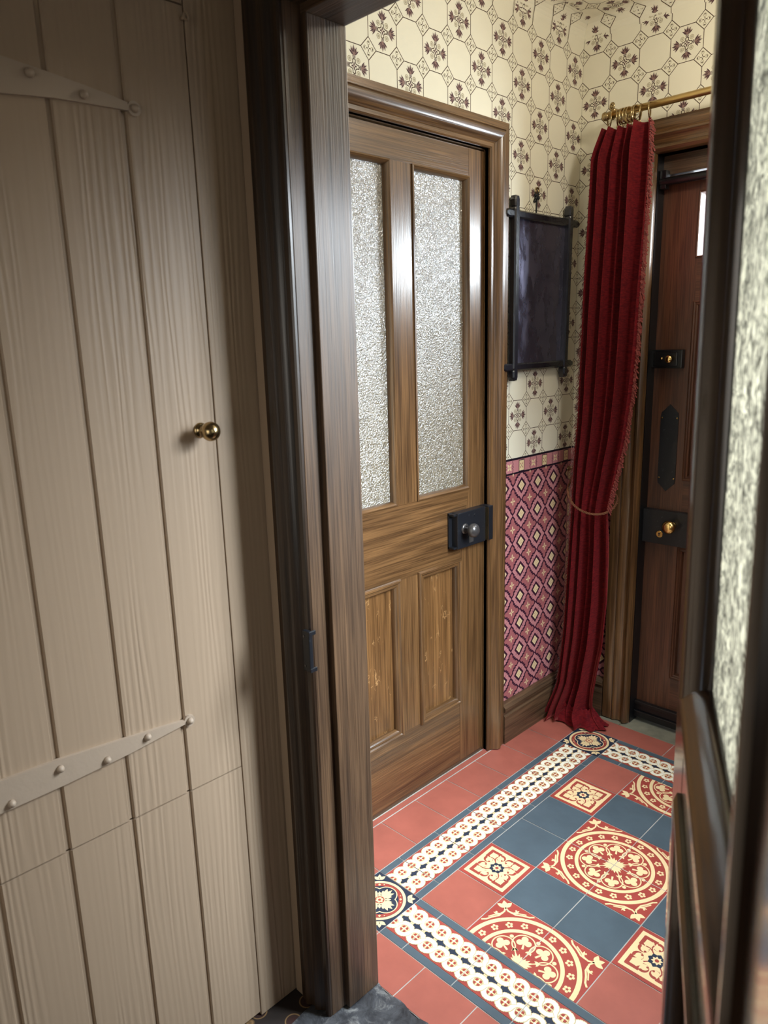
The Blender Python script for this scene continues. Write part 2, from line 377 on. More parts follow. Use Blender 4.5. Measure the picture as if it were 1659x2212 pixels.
# --- wallpaper cell parts (metres, centred)
PW = 0.1003
def wp_motif():
    o = Pat()
    # central star quatrefoil
    q = []
    for k in range(4):
        a = k * PI / 2
        for da, r in ((0.0, 0.0165), (0.30, 0.0150), (0.42, 0.0105), (PI / 4, 0.0085), (PI / 2 - 0.42, 0.0105), (PI / 2 - 0.30, 0.0150)):
            q.append((r * math.cos(a + da), r * math.sin(a + da)))
    o.stroke(1, M_WLINE, q, 0.0024, True)
    for k in range(4):
        o.petal(1, M_WMAUVE, 0, 0, k * PI / 2, 0.0100, 0.0040, 4, 0.0015)
        o.petal(1, M_WTAN, 0, 0, k * PI / 2 + PI / 4, 0.0055, 0.0022, 4, 0.001)
    for k in range(4):
        a = k * PI / 2; ca, sa = math.cos(a), math.sin(a)
        def T(x, y): return (x * ca - y * sa, x * sa + y * ca)
        for x in (0.0180, 0.0208): o.poly(1, M_WMAUVE, [T(x, -0.0052), T(x + 0.0018, -0.0052), T(x + 0.0018, 0.0052), T(x, 0.0052)])
        bx, by = T(0.0228, 0)
        for i in range(-4, 5):
            th = i * 0.23; L_ = 0.0250 - 0.0011 * abs(i) - (0.0025 if i % 2 else 0)
            o.petal(1, M_WMAUVE if i % 2 == 0 else M_WTAN, bx, by, a + th, L_, 0.0050 if i % 2 == 0 else 0.0034, 5, 0.001)
        o.poly(2, M_WTAN, [T(0.0232, -0.0028), T(0.031, -0.0036), T(0.031, 0.0036), T(0.0232, 0.0028)])
    for k in range(4):
        a = k * PI / 2 + PI / 4; x, y = 0.0205 * math.cos(a), 0.0205 * math.sin(a)
        o.ring(1, M_WOLIVE, x, y, 0.0050, 0.0064, 12)
        for j in range(8): o.petal(1, M_WOLIVE, x, y, j * PI / 4, 0.0046, 0.0014, 3, 0.001)
        o.disc(2, M_WLINE, x, y, 0.0010, 6)
    return o
def wp_diamond(h=0.0262):
    o = Pat(); o.stroke(1, M_WLINE, [(h, 0), (0, h), (-h, 0), (0, -h)], 0.0021, True)
    for k in range(4):
        a = k * PI / 2; x, y = 0.0122 * math.cos(a), 0.0122 * math.sin(a)
        o.ring(1, M_WOLIVE, x, y, 0.0040, 0.0052, 9)
        for j in range(4): o.petal(1, M_WLINE, x, y, a + (j - 1.5) * 0.6, 0.0042, 0.0016, 3, 0.0005)
        o.petal(1, M_WLINE, 0, 0, a, 0.0080, 0.0028, 4, 0.001)
    return o
WM, WD = wp_motif(), wp_diamond()
def wallpaper(u0, v0, i0, i1, j0, j1, par):
    """diamonds at (u0+i*PW, v0+j*PW); motif cells where (i+j+par) is even"""
    o = Pat(); h = 0.0262
    for i in range(i0, i1 + 1):
        for j in range(j0, j1 + 1):
            u, v_ = u0 + i * PW, v0 + j * PW; o.put(WD, u, v_)
            o.stroke(1, M_WLINE, [(u + h, v_), (u + PW - h, v_)], 0.0021); o.stroke(1, M_WLINE, [(u, v_ + h), (u, v_ + PW - h)], 0.0021)
            if (i + j + par) % 2 == 0: o.put(WM, u + PW / 2, v_ + PW / 2)
    return o
# --- dado cell
def dado_flower():
    o = Pat(); s = PW
    q = [(0.47, 0.0), (0.36, 0.12), (0.27, 0.12), (0.27, 0.19), (0.19, 0.19), (0.19, 0.27), (0.12, 0.27), (0.12, 0.36), (0.0, 0.47)]
    pts = []
    for k in range(4):
        a = k * PI / 2
        for x, y in q[:-1]:
            if k % 2 == 0: pts.append((x, y))
            else: pts.append((x, y))
        q = [(-y, x) for x, y in q]
    pts = [(x * s, y * s) for x, y in pts]
    o.poly(1, M_ROSE2, [(x * 0.97, y * 0.97) for x, y in pts])
    o.stroke(2, M_PLUM, pts, 0.0062, True)
    for k in range(4):
        o.petal(3, M_DCREAM, 0, 0, k * PI / 2, 0.0145, 0.0062, 6, 0.001); o.disc(4, M_ROSE2, 0.007 * math.cos(k * PI / 2), 0.007 * math.sin(k * PI / 2), 0.0012, 6)
    o.disc(4, M_ROSE2, 0, 0, 0.0016, 6)
    return o
def dado_diamond():
    o = Pat(); h = 0.0295
    o.poly(2, M_PLUM, [(h, 0), (0, h), (-h, 0), (0, -h)]); h = 0.0182
    o.poly(3, M_DCREAM, [(h, 0), (0, h), (-h, 0), (0, -h)])
    for i in (-1, 0, 1):
        for j in (-1, 0, 1): o.disc(4, M_ROSE2, (i - j) * 0.0042, (i + j) * 0.0042, 0.0013, 6)
    for k in range(4):
        a = k * PI / 2 + PI / 4; o.stroke(1, M_PLUM, [(0.013 * math.cos(a) * 1.4, 0.013 * math.sin(a) * 1.4), (0.029 * math.cos(a), 0.029 * math.sin(a))], 0.0018)
    return o
DF, DD = dado_flower(), dado_diamond()
def dado(u0, v0, i0, i1, j0, j1):
    o = Pat()
    for i in range(i0, i1 + 1):
        for j in range(j0, j1 + 1): o.put(DD, u0 + i * PW, v0 + j * PW); o.put(DF, u0 + (i + .5) * PW, v0 + (j + .5) * PW)
    return o
def border(u0, k0, k1, zc=0.999, pitch=0.0707):
    o = Pat(); o.rect(1, M_ROSE, u0 + (k0 - .5) * pitch, zc - 0.026, u0 + (k1 + .5) * pitch, zc + 0.026)
    for k in range(k0, k1 + 1):
        u = u0 + k * pitch
        if k % 2:
            o.rect(2, M_PLUM, u - 0.0165, zc - 0.0205, u + 0.0165, zc + 0.0205); o.rect(3, M_DCREAM, u - 0.0135, zc - 0.0175, u + 0.0135, zc + 0.0175)
            for j in range(4): o.petal(4, M_ROSE2, u, zc, j * PI / 2 + PI / 4, 0.013, 0.004, 4, 0.004)
            o.disc(4, M_PLUM, u, zc, 0.002, 8)
        else:
            for j in range(4): o.petal(3, M_DCREAM, u, zc, j * PI / 2 + PI / 4, 0.0165, 0.008, 6, 0.001)
            o.disc(4, M_ROSE2, u, zc, 0.002, 8)
            for sg in (-1, 1):
                o.stroke(2, M_PLUM, [(u + sg * 0.017, zc + 0.02), (u + sg * 0.022, zc + 0.010), (u + sg * 0.017, zc + 0.004), (u + sg * 0.023, zc), (u + sg * 0.017, zc - 0.004), (u + sg * 0.022, zc - 0.010), (u + sg * 0.017, zc - 0.02)], 0.0022)
    a, b = u0 + (k0 - .5) * pitch, u0 + (k1 + .5) * pitch
    o.rect(2, M_BLK, a, zc + 0.0220, b, zc + 0.0295); o.rect(2, M_BLK, a, zc - 0.0265, b, zc - 0.0200)
    return o

# ------------------------------------------------------------------ hall walls and ceiling
XL, YF, ZC, XR = -0.31, 1.205, 2.42, 0.92
YP = -0.262                              # hall face of the doorway partition
RC = 0.05
def lmap(u, v_, e):                      # left wall, cove to the ceiling
    if v_ <= ZC - RC: return (XL + e, u, v_)
    a = min((v_ - (ZC - RC)) / RC, PI / 2)
    return (XL + RC - (RC - e) * math.cos(a), u, ZC - RC + (RC - e) * math.sin(a))
def fmap(u, v_, e):
    if v_ <= ZC - RC: return (u, YF - e, v_)
    a = min((v_ - (ZC - RC)) / RC, PI / 2)
    return (u, YF - RC + (RC - e) * math.cos(a), ZC - RC + (RC - e) * math.sin(a))
VTOP = ZC - RC + RC * PI / 2
def cove(mb, fn, a, b, n=8):
    for i in range(n):
        v0 = ZC - RC + (VTOP - ZC + RC) * i / n; v1 = ZC - RC + (VTOP - ZC + RC) * (i + 1) / n
        mb.add([fn(a, v0, 0), fn(b, v0, 0), fn(b, v1, 0), fn(a, v1, 0)], [[0, 1, 2, 3]], M_CREAM)

DY0, DY1, DZ1 = -0.045, 0.688, 1.970     # hall-door opening in the left wall
mb = MB()
T = 0.10
mb.box((XL - T, YP, 1.0), (XL, DY0, ZC), M_CREAM); mb.box((XL - T, YP, 0), (XL, DY0, 1.0), M_ROSE)
mb.box((XL - T, DY0, DZ1), (XL, DY1, ZC), M_CREAM)
mb.box((XL - T, DY1, 1.0), (XL, YF, ZC), M_CREAM); mb.box((XL - T, DY1, 0), (XL, YF, 1.0), M_ROSE)
cove(mb, lmap, YP, YF)
wp = wallpaper(0.202, 2.124, -5, 10, -12, 3, 1)
# (i,j) cell centre = diamond + half pitch; motif at y .152 z 2.074 -> i=-1, j=-1
wp = wallpaper(0.202, 2.124, -5, 10, -12, 3, 0)
wp.clip(YP, 2.0, 0.72, VTOP).emit(mb, lmap); wp.clip(0.72, 1.026, YF, VTOP).emit(mb, lmap)
dado(0.783, 0.929, -1, 4, -9, 0).clip(0.70, 0.10, 1.180, 0.975).emit(mb, lmap)
vs_ = Pat(); vs_.rect(1, M_BLK, 1.178, 0.13, 1.1805, 0.975)
for k in range(13):
    z = 0.93 - k * 0.0707
    vs_.poly(2, M_PLUM, [(1.1835, z - 0.022), (1.193, z - 0.030), (1.2025, z - 0.022), (1.2025, z + 0.022), (1.193, z + 0.030), (1.1835, z + 0.022)])
    vs_.poly(3, M_DCREAM, [(1.1855, z - 0.020), (1.193, z - 0.027), (1.2005, z - 0.020), (1.2005, z + 0.020), (1.193, z + 0.027), (1.1855, z + 0.020)])
    for q in (-0.012, 0, 0.012): vs_.disc(4, M_PLUM, 1.193, z + q, 0.0022, 8)
vs_.emit(mb, lmap)
border(0.811, -1, 5).clip(0.70, 0, YF, 3).emit(mb, lmap)
tag(mb.build('wall_left'), 'left hall wall with octagon wallpaper above a rose patterned dado', kind='structure')

FX0, FX1, FZ1 = -0.033, 0.720, 1.978     # front-door opening in the far wall
mb = MB()
mb.box((XL, YF, 1.0), (FX0, YF + 0.13, ZC), M_CREAM); mb.box((XL, YF, 0), (FX0, YF + 0.13, 1.0), M_ROSE)
mb.box((FX0, YF, FZ1), (FX1, YF + 0.13, ZC), M_CREAM)
mb.box((FX1, YF, 1.0), (XR + 0.1, YF + 0.13, ZC), M_CREAM); mb.box((FX1, YF, 0), (XR + 0.1, YF + 0.13, 1.0), M_ROSE)
cove(mb, fmap, XL, XR)
wf = wallpaper(-0.0108, 2.124, -4, 9, -12, 3, 1)
wf.clip(XL, 1.026, -0.10, ZC - RC).emit(mb, fmap); wf.clip(-0.10, 2.03, 0.80, ZC - RC).emit(mb, fmap); wf.clip(0.80, 1.026, XR, ZC - RC).emit(mb, fmap)
dado(-0.0108 + 0.05, 0.929, -4, 8, -9, 0).clip(XL + 0.02, 0.10, -0.10, 0.975).emit(mb, fmap)
dado(-0.0108 + 0.05, 0.929, -4, 8, -9, 0).clip(0.80, 0.10, XR, 0.975).emit(mb, fmap)
border(-0.2775, 0, 3).clip(XL, 0, -0.10, 3).emit(mb, fmap); border(-0.2775, 15, 17).clip(0.80, 0, XR, 3).emit(mb, fmap)
tag(mb.build('wall_far'), 'far hall wall around the front door, papered with octagons', kind='structure')

RY0, RY1 = -0.045, 0.688                 # side-door opening in the right wall
mb = MB()
def rmap(u, v_, e): return (XR - e, u, v_)
mb.box((XR, YP, 1.0), (XR + T, RY0, ZC), M_CREAM); mb.box((XR, YP, 0), (XR + T, RY0, 1.0), M_ROSE)
mb.box((XR, RY0, DZ1), (XR + T, RY1, ZC), M_CREAM)
mb.box((XR, RY1, 1.0), (XR + T, YF, ZC), M_CREAM); mb.box((XR, RY1, 0), (XR + T, YF, 1.0), M_ROSE)
wr = wallpaper(0.202, 2.124, -5, 10, -12, 2, 0)
wr.clip(YP, 2.04, 0.76, ZC).emit(mb, rmap); wr.clip(0.76, 1.026, YF, ZC).emit(mb, rmap)
dado(0.783, 0.929, -1, 4, -9, 0).clip(0.76, 0.10, YF, 0.975).emit(mb, rmap); border(0.811, 0, 5).clip(0.76, 0, YF, 3).emit(mb, rmap)
tag(mb.build('wall_right'), 'right hall wall papered like the left one, around the side door', kind='structure')

mb = MB(); mb.box((XL - T, YP, ZC), (XR + T, YF + 0.13, ZC + 0.08), M_CREAM)
wc = wallpaper(-0.3155, 0.99, 0, 12, -13, 2, 0)
wc.clip(XL + RC, YP, XR, YF - RC).emit(mb, lambda u, v_, e: (u, v_, ZC - e))
# the ceiling paper laps down over the cove above the front door
wc2 = wallpaper(-0.3155, 0.99, 0, 12, -1, 3, 0).clip(XL + 0.03, YF - RC, XR, YF - RC + RC * PI / 2)
def cmap(u, v_, e):
    a = PI / 2 - min(max((v_ - (YF - RC)) / RC, 0), PI / 2)
    return (u, YF - RC + (RC - e) * math.cos(a), ZC - RC + (RC - e) * math.sin(a))
wc2.emit(mb, cmap)
tag(mb.build('ceiling'), 'hall ceiling covered in the same octagon wallpaper', kind='structure')

# ------------------------------------------------------------------ hall floor
TT = 0.1524
def t_rosette(o, L, x, y, r, mp, mc, n=6, mid=None):
    for k in range(n): o.disc(L, mp, x + r * 0.62 * math.cos(2 * PI * k / n), y + r * 0.62 * math.sin(2 * PI * k / n), r * 0.36, 10)
    o.disc(L + 1, mc, x, y, r * 0.26, 8)
def trefoil(o, L, m, x, y, a, r):
    for k in (-1, 0, 1):
        b = a + k * 1.75; o.disc(L, m, x + r * 0.60 * math.cos(b), y + r * 0.60 * math.sin(b), r * 0.50, 14)
    o.disc(L, m, x, y, r * 0.40, 10)
    o.poly(L, m, [(x - r * 0.12 * math.sin(a), y + r * 0.12 * math.cos(a)), (x + r * 0.12 * math.sin(a), y - r * 0.12 * math.cos(a)),
                  (x - r * 1.25 * math.cos(a) + r * 0.16 * math.sin(a), y - r * 1.25 * math.sin(a) - r * 0.16 * math.cos(a)), (x - r * 1.25 * math.cos(a) - r * 0.16 * math.sin(a), y - r * 1.25 * math.sin(a) + r * 0.16 * math.cos(a))])
def tile_guilloche():                     # runs along x, unit square
    o = Pat(); g = 0.007
    o.rect(0, M_TDARK, g, g, 1 - g, 0.135); o.rect(0, M_TDARK, g, 0.865, 1 - g, 1 - g); o.rect(0, M_TPRED, g, 0.145, 1 - g, 0.855)
    p = 0.25
    for k in range(-2, 6):
        xm = k * p + 0.5 * p + 0.01
        o.poly(1, M_TCREAM, [(xm - 0.14, 0.5), (xm - 0.02, 0.62), (xm + 0.14, 0.5), (xm + 0.02, 0.38)])
        o.poly(2, M_TNAVY, [(xm - 0.095, 0.505), (xm - 0.06, 0.575), (xm + 0.01, 0.615), (xm + 0.055, 0.60), (xm + 0.095, 0.495), (xm + 0.06, 0.425), (xm - 0.01, 0.385), (xm - 0.055, 0.40)])
    for s_, v0 in ((1, 0.678), (-1, 0.322)):
        for k in range(-1, 5):
            x0 = k * p; R_ = 0.112; pts = [(x0 - R_, v0 - s_ * 0.03)]
            for i in range(9):
                a = PI - i / 8 * PI; pts.append((x0 + R_ * math.cos(a), v0 + s_ * R_ * math.sin(a)))
            pts += [(x0 + 0.118, v0 - s_ * 0.03), (x0 + 0.138, v0 - s_ * 0.072), (x0 + 0.178, v0 - s_ * 0.103), (x0 + 0.225, v0 - s_ * 0.116), (x0 + 0.275, v0 - s_ * 0.116), (x0 + 0.32, v0 - s_ * 0.100), (x0 + 0.345, v0 - s_ * 0.075)]
            L = 4 + 3 * (4 - k)
            o.disc(3, M_TCREAM, x0, v0, 0.100, 20)
            o.stroke(L, M_TGREY, pts, 0.090); o.stroke(L + 1, M_TCREAM, pts, 0.079); o.stroke(L + 2, M_TWHITE, pts, 0.062)
            for j in range(4):
                a = j * PI / 2 + PI / 4; o.poly(23, M_TPRED, [(x0 + 0.020 * math.cos(a), v0 + 0.020 * math.sin(a)), (x0 + 0.062 * math.cos(a - 0.55), v0 + 0.062 * math.sin(a - 0.55)), (x0 + 0.071 * math.cos(a), v0 + 0.071 * math.sin(a)), (x0 + 0.062 * math.cos(a + 0.55), v0 + 0.062 * math.sin(a + 0.55))])
            o.disc(24, M_TWHITE, x0, v0, 0.019, 10)
    return o.clip(g, g, 1 - g, 1 - g)
def tile_corner():
    o = Pat(); g = 0.008; o.rect(0, M_TNAVY, g, g, 1 - g, 1 - g); c = 0.5
    o.ring(1, M_TCREAM, c, c, 0.405, 0.455, 48); o.ring(1, M_TPRED, c, c, 0.33, 0.398, 40)
    for k in range(4):
        a = k * PI / 2; x, y = c + 0.155 * math.cos(a), c + 0.155 * math.sin(a)
        o.disc(2, M_TCREAM, x, y, 0.200, 26)
    for k in range(4):
        a = k * PI / 2; x, y = c + 0.155 * math.cos(a), c + 0.155 * math.sin(a); o.disc(3, M_TNAVY, x, y, 0.182, 26)
        b = a + PI / 4; trefoil(o, 4, M_TCREAM, c + 0.362 * math.cos(b), c + 0.362 * math.sin(b), b, 0.022)
        for sg in (-1, 1): o.disc(4, M_TCREAM, c + 0.37 * math.cos(b + sg * 0.22), c + 0.37 * math.sin(b + sg * 0.22), 0.011, 8)
    for k in range(4):
        a = k * PI / 2
        for i, l in ((-2, 0.15), (-1, 0.20), (0, 0.215), (1, 0.20), (2, 0.15)):
            o.petal(5, M_TCREAM, c + 0.095 * math.cos(a), c + 0.095 * math.sin(a), a + i * 0.42, l, 0.070, 8, 0.01)
        o.petal(5, M_TCREAM, c, c, a + PI / 4, 0.20, 0.05, 6, 0.10)
        xx = [(0.57, 0.0), (0.535, 0.06), (0.535, -0.06)]
        for d, q in xx:
            b = a + PI / 4; o.petal(5, M_TCREAM, c + 0.485 * math.cos(b), c + 0.485 * math.sin(b), b + q * 15, 0.135, 0.07, 7, 0.0)
        o.petal(6, M_TNAVY, c + 0.50 * math.cos(a + PI / 4), c + 0.50 * math.sin(a + PI / 4), a + PI / 4, 0.05, 0.015, 4)
    o.disc(6, M_TCREAM, c, c, 0.105, 24); o.disc(7, M_TPRED, c, c, 0.085, 24)
    for k in range(6): o.disc(8, M_TCREAM, c + 0.045 * math.cos(k * PI / 3), c + 0.045 * math.sin(k * PI / 3), 0.024, 10)
    o.disc(9, M_TPRED, c, c, 0.026, 12)
    return o.clip(g, g, 1 - g, 1 - g)
def tile_small():
    o = Pat(); g = 0.008; c = 0.5; o.rect(0, M_TPRED, g, g, 1 - g, 1 - g); o.rect(1, M_TCREAM, 0.075, 0.075, 0.925, 0.925)
    for k in range(4):
        def R(x, y, k=k):
            x -= .5; y -= .5
            for _ in range(k): x, y = -y, x
            return (x + .5, y + .5)
        b = k * PI / 2
        o.stroke(2, M_TPRED, [R(0.17, 0.345), R(0.17, 0.17), R(0.345, 0.17)], 0.062); o.disc(2, M_TPRED, *R(0.17, 0.17), 0.035, 4)
        for i, l in ((-1, 0.13), (0, 0.15), (1, 0.13)): o.petal(5, M_TCREAM, *R(0.335, 0.335), b + PI * 1.25 + i * 0.55, l + 0.02, 0.085, 7, -0.03)
        for sx in (0, 1):
            def Q(x, y, sx=sx): return R(x, y) if sx == 0 else R(y, x)
            o.disc(3, M_TPRED, *Q(0.405, 0.240), 0.088, 20)
            o.disc(4, M_TCREAM, *Q(0.413, 0.262), 0.062, 16); o.petal(5, M_TCREAM, *Q(0.40, 0.29), b + (PI * 1.38 if sx == 0 else PI * 1.12), 0.115, 0.06, 6)
            o.disc(5, M_TPRED, *Q(0.452, 0.288), 0.020, 10)
            o.stroke(5, M_TPRED, [Q(0.34, 0.255), Q(0.335, 0.31), Q(0.365, 0.365), Q(0.40, 0.40)], 0.020)
    for k in range(8): o.petal(6, M_TNAVY, c + 0.045 * math.cos(k * PI / 4), c + 0.045 * math.sin(k * PI / 4), k * PI / 4, 0.098, 0.098, 8)
    for k in range(8): o.petal(7, M_TCREAM, c, c, k * PI / 4 + PI / 8, 0.088, 0.045, 6, 0.01)
    o.disc(8, M_TCREAM, c, c, 0.05, 14); o.disc(9, M_TPRED, c, c, 0.032, 14)
    return o
def tile_roundel():                       # two by two tiles, centred at 0, half size 1
    o = Pat(); g = 0.008; o.rect(0, M_TPRED, -1 + g, -1 + g, 1 - g, 1 - g)
    o.ring(1, M_TCREAM, 0, 0, 0.875, 0.950, 72); o.ring(1, M_TCREAM, 0, 0, 0.630, 0.695, 64)
    for k in range(20):
        a = 2 * PI * (k + .5) / 20; t_rosette(o, 2, 0.785 * math.cos(a), 0.785 * math.sin(a), 0.066, M_TCREAM, M_TPRED, 5)
    for k in range(8):
        a = PI / 4 * k + PI / 8; x, y = 0.415 * math.cos(a), 0.415 * math.sin(a)
        o.ring(1, M_TCREAM, x, y, 0.172, 0.193, 28, a - 2.35, a + 2.35)
        trefoil(o, 2, M_TCREAM, x + 0.035 * math.cos(a), y + 0.035 * math.sin(a), a, 0.112)
        for sg in (-1, 1):
            b = a + sg * 2.35; ex, ey = x + 0.175 * math.cos(b), y + 0.175 * math.sin(b)
            for i in (-1, 0, 1): o.petal(2, M_TCREAM, ex, ey, b + sg * 1.2 + i * 0.7, 0.075, 0.034, 5)
        b = a + PI / 8; o.disc(2, M_TCREAM, 0.555 * math.cos(b), 0.555 * math.sin(b), 0.034, 14)
        o.stroke(2, M_TCREAM, [(0.21 * math.cos(b), 0.21 * math.sin(b)), (0.32 * math.cos(b), 0.32 * math.sin(b))], 0.018)
    for k in range(4):
        a = k * PI / 2 + PI / 4
        for i, l in ((-2, 0.16), (-1, 0.20), (0, 0.235), (1, 0.20), (2, 0.16)): o.petal(3, M_TCREAM, 0.01 * math.cos(a), 0.01 * math.sin(a), a + i * 0.30, l, 0.055, 6)
    o.disc(4, M_TCREAM, 0, 0, 0.05, 12)
    for k in range(4):
        a = k * PI / 2 + PI / 4; ca, sa = math.cos(a), math.sin(a)
        def Q(d, q): return (d * ca - q * sa, d * sa + q * ca)
        for i in (-1, 0, 1): o.petal(2, M_TCREAM, *Q(1.175, 0), a + i * 0.95, 0.155, 0.085, 8)
        o.disc(2, M_TCREAM, *Q(1.165, 0), 0.028, 10)
        for sg in (-1, 1):
            o.stroke(2, M_TCREAM, [Q(1.16, 0), Q(1.08, sg * 0.035), Q(1.03, sg * 0.11), Q(1.045, sg * 0.17), Q(1.085, sg * 0.165)], 0.030)
            o.stroke(2, M_TCREAM, [Q(1.05, sg * 0.07), Q(0.995, sg * 0.14), Q(0.97, sg * 0.25), Q(0.93, sg * 0.36), Q(0.93, sg * 0.43)], 0.030)
            o.stroke(2, M_TCREAM, [Q(1.03, sg * 0.10), Q(1.02, sg * 0.20), Q(0.985, sg * 0.31)], 0.022)
            o.petal(2, M_TCREAM, *Q(1.02, sg * 0.14), a + sg * 0.9, 0.10, 0.035, 5)
    o = o.clip(-1 + g, -1 + g, 1 - g, 1 - g)
    for s_ in ((0, 1), (1, 0)):           # cross joints
        o.rect(10, M_GROUT, *((-0.006, -1, 0.006, 1) if s_[0] else (-1, -0.006, 1, 0.006)))
    return o
F = Pat()
GL, CN, SM, RD = tile_guilloche(), tile_corner(), tile_small(), tile_roundel()
# field is 4 x 6 tiles, origin at its near left corner; border one tile wide round it
GLv = Pat(); GLv.put(GL, 1, 0, 1.0, PI / 2)        # runs along y
Bx = Pat()
for k in range(-1, 7): Bx.put(GLv, -1, k - 0.5); Bx.put(GLv, 4, k - 0.5)
F.put(Bx.clip(-1, 0.004, 5, 5.996), 0, 0)
Bx = Pat()
for k in range(-1, 5): Bx.put(GL, k - 0.5, -1); Bx.put(GL, k - 0.5, 6)
F.put(Bx.clip(0.004, -1, 3.996, 7), 0, 0)
for x, y in ((-1, -1), (4, -1), (-1, 6), (4, 6)): F.put(CN, x, y)
Rr = Pat()
for cy in (0, 3, 6): Rr.put(RD, 2, cy)
F.put(Rr.clip(1, 0.006, 3, 5.994), 0, 0)
g = 0.008
def plain(x0, y0, x1, y1, m): F.rect(0, m, x0 + g, y0 + g, x1 - g, y1 - g)
for (x, y) in ((0, 1), (0, 4), (3, 1), (3, 4)): F.put(SM, x, y)
for (x, y) in ((0, 2), (0, 3), (3, 2), (3, 3), (1, 1), (2, 1), (1, 4), (2, 4)): plain(x, y, x + 1, y + 1, M_TDARK)
for (x, y) in ((0, 0), (0, 5), (3, 0), (3, 5)): plain(x, y, x + 1, y + 1, M_TRED)
xl, xr, yn, yf = XL / TT, XR / TT, -0.262 / TT, 1.166 / TT
for k in range(-1, 8):
    a, b = max(k, -1), min(k + 1, 7)
    if b > a:
        plain(-1.96, a, -1, b, M_TRED); plain(5, a, xr, b, M_TRED)
plain(-1.96, yn, -1, -1, M_TRED); plain(-2.12, yn, -1.97, 4.9, M_TRED); plain(5, yn, xr, -1, M_TRED); 
for k in range(-1, 5): plain(k, yn, k + 1, -1, M_TRED)
plain(-1.96, 7, -0.95, yf, M_TRED)
for a, b in ((-0.95, 1.05), (1.05, 3.05), (3.05, 5.05), (5.05, xr)): plain(a, 7, b, yf, M_TRED)
mb = MB(); mb.box((XL - T, YP, -0.06), (XR + T, 1.166, -0.0012), M_GROUT)
F.emit(mb, lambda x, y, e: (x * TT, y * TT, e), 0.00005, 2.5e-6)
tag(mb.build('floor'), 'Victorian encaustic and quarry tile hall floor with roundels and a plaited border', kind='structure')
mb = MB(); mb.box((FX0 - 0.02, 1.166, -0.06), (FX1 + 0.02, 1.36, -0.001), M_STONE, 0.004); mb.box((XL, 1.166, -0.06), (FX0 - 0.02, YF, -0.001), M_STONE)
tag(mb.build('trim_1'), 'grey-green stone threshold under the front door', kind='structure')

# slate sill and carpeted room floor
mb = MB()
nx, ny = 60, 14; vs = []
for i in range(nx + 1):
    for j in range(ny + 1):
        x = 0.04 + 0.80 * i / nx; y = -0.262 - 0.25 * j / ny
        z = 0.001 + 0.004 * math.sin(x * 37 + y * 61) * math.sin(x * 91 - y * 23) * (0.4 if j < 1 else 1)
        vs.append((x, y + (0.004 * math.sin(x * 80) if j == 0 else 0), z - (0.006 if j == ny else 0)))
mb.add(vs, [[i * (ny + 1) + j, (i + 1) * (ny + 1) + j, (i + 1) * (ny + 1) + j + 1, i * (ny + 1) + j + 1] for i in range(nx) for j in range(ny)], M_SLATE)
mb.box((0.04, -0.512, -0.06), (0.84, -0.262, -0.006), M_SLATE)
tag(mb.build('trim_2', smooth=True), 'worn dark slate door sill between the room and the tiled hall', kind='structure')
mb = MB(); mb.box((-0.10, -2.6, -0.06), (1.9, -0.512, -0.002), M_CARP); mb.box((-0.10, -0.512, -0.06), (0.04, -0.385, -0.002), M_CARP); mb.box((0.84, -0.512, -0.06), (1.9, -0.385, -0.002), M_CARP)
tag(mb.build('floor'), 'dark carpet with tan scrolls on the near side of the doorway', kind='structure')

# ------------------------------------------------------------------ partition with the doorway, near room shell
OX0, OX1, OZ = 0.108, 0.800, 1.940       # clear opening
mb = MB()
mb.box((XL - T, -0.385, 0), (OX0 - 0.03, YP, ZC), M_CREAM); mb.box((OX1 + 0.03, -0.385, 0), (1.9, YP, ZC), M_CREAM); mb.box((OX0 - 0.03, -0.385, OZ + 0.03), (OX1 + 0.03, YP, ZC), M_CREAM)
tag(mb.build('wall_near'), 'partition wall around the open doorway', kind='structure')
mb = MB(); mb.box((1.9, -2.7, 0), (2.0, YP, ZC), M_PLAST); tag(mb.build('wall_side'), 'plain plaster wall of the near room, right side', kind='structure')
mb = MB(); mb.box((-0.30, -2.7, 0), (1.9, -2.6, ZC), M_PLAST); tag(mb.build('wall_back'), 'plain plaster wall behind the viewer', kind='structure')
mb = MB(); mb.box((-0.42, -2.6, 0), (-0.36, -0.385, ZC), M_PLAST); tag(mb.build('wall_cupboard'), 'plaster wall behind the boarded cupboard', kind='structure')
mb = MB(); mb.box((-0.42, -2.7, ZC), (2.0, -0.262, ZC + 0.08), M_PLAST); tag(mb.build('ceiling'), 'plain plaster ceiling of the near room', kind='structure')
# room behind the hall door, seen as light through its obscured glass
mb = MB()
mb.box((-1.6, -0.4, -0.06), (XL - T, 1.4, 0), M_PLAST); mb.box((-1.6, -0.4, ZC), (XL - T, 1.4, ZC + 0.06), M_CREAM); mb.box((-1.66, -0.4, 0), (-1.6, 1.4, ZC), M_CREAM)
mb.box((-1.6, -0.46, 0), (XL - T, -0.4, ZC), M_CREAM); mb.box((-1.6, 1.4, 0), (XL - T, 1.46, ZC), M_CREAM)
tag(mb.build('wall_beyond'), 'cream walls of the room beyond the glazed hall door', kind='structure')

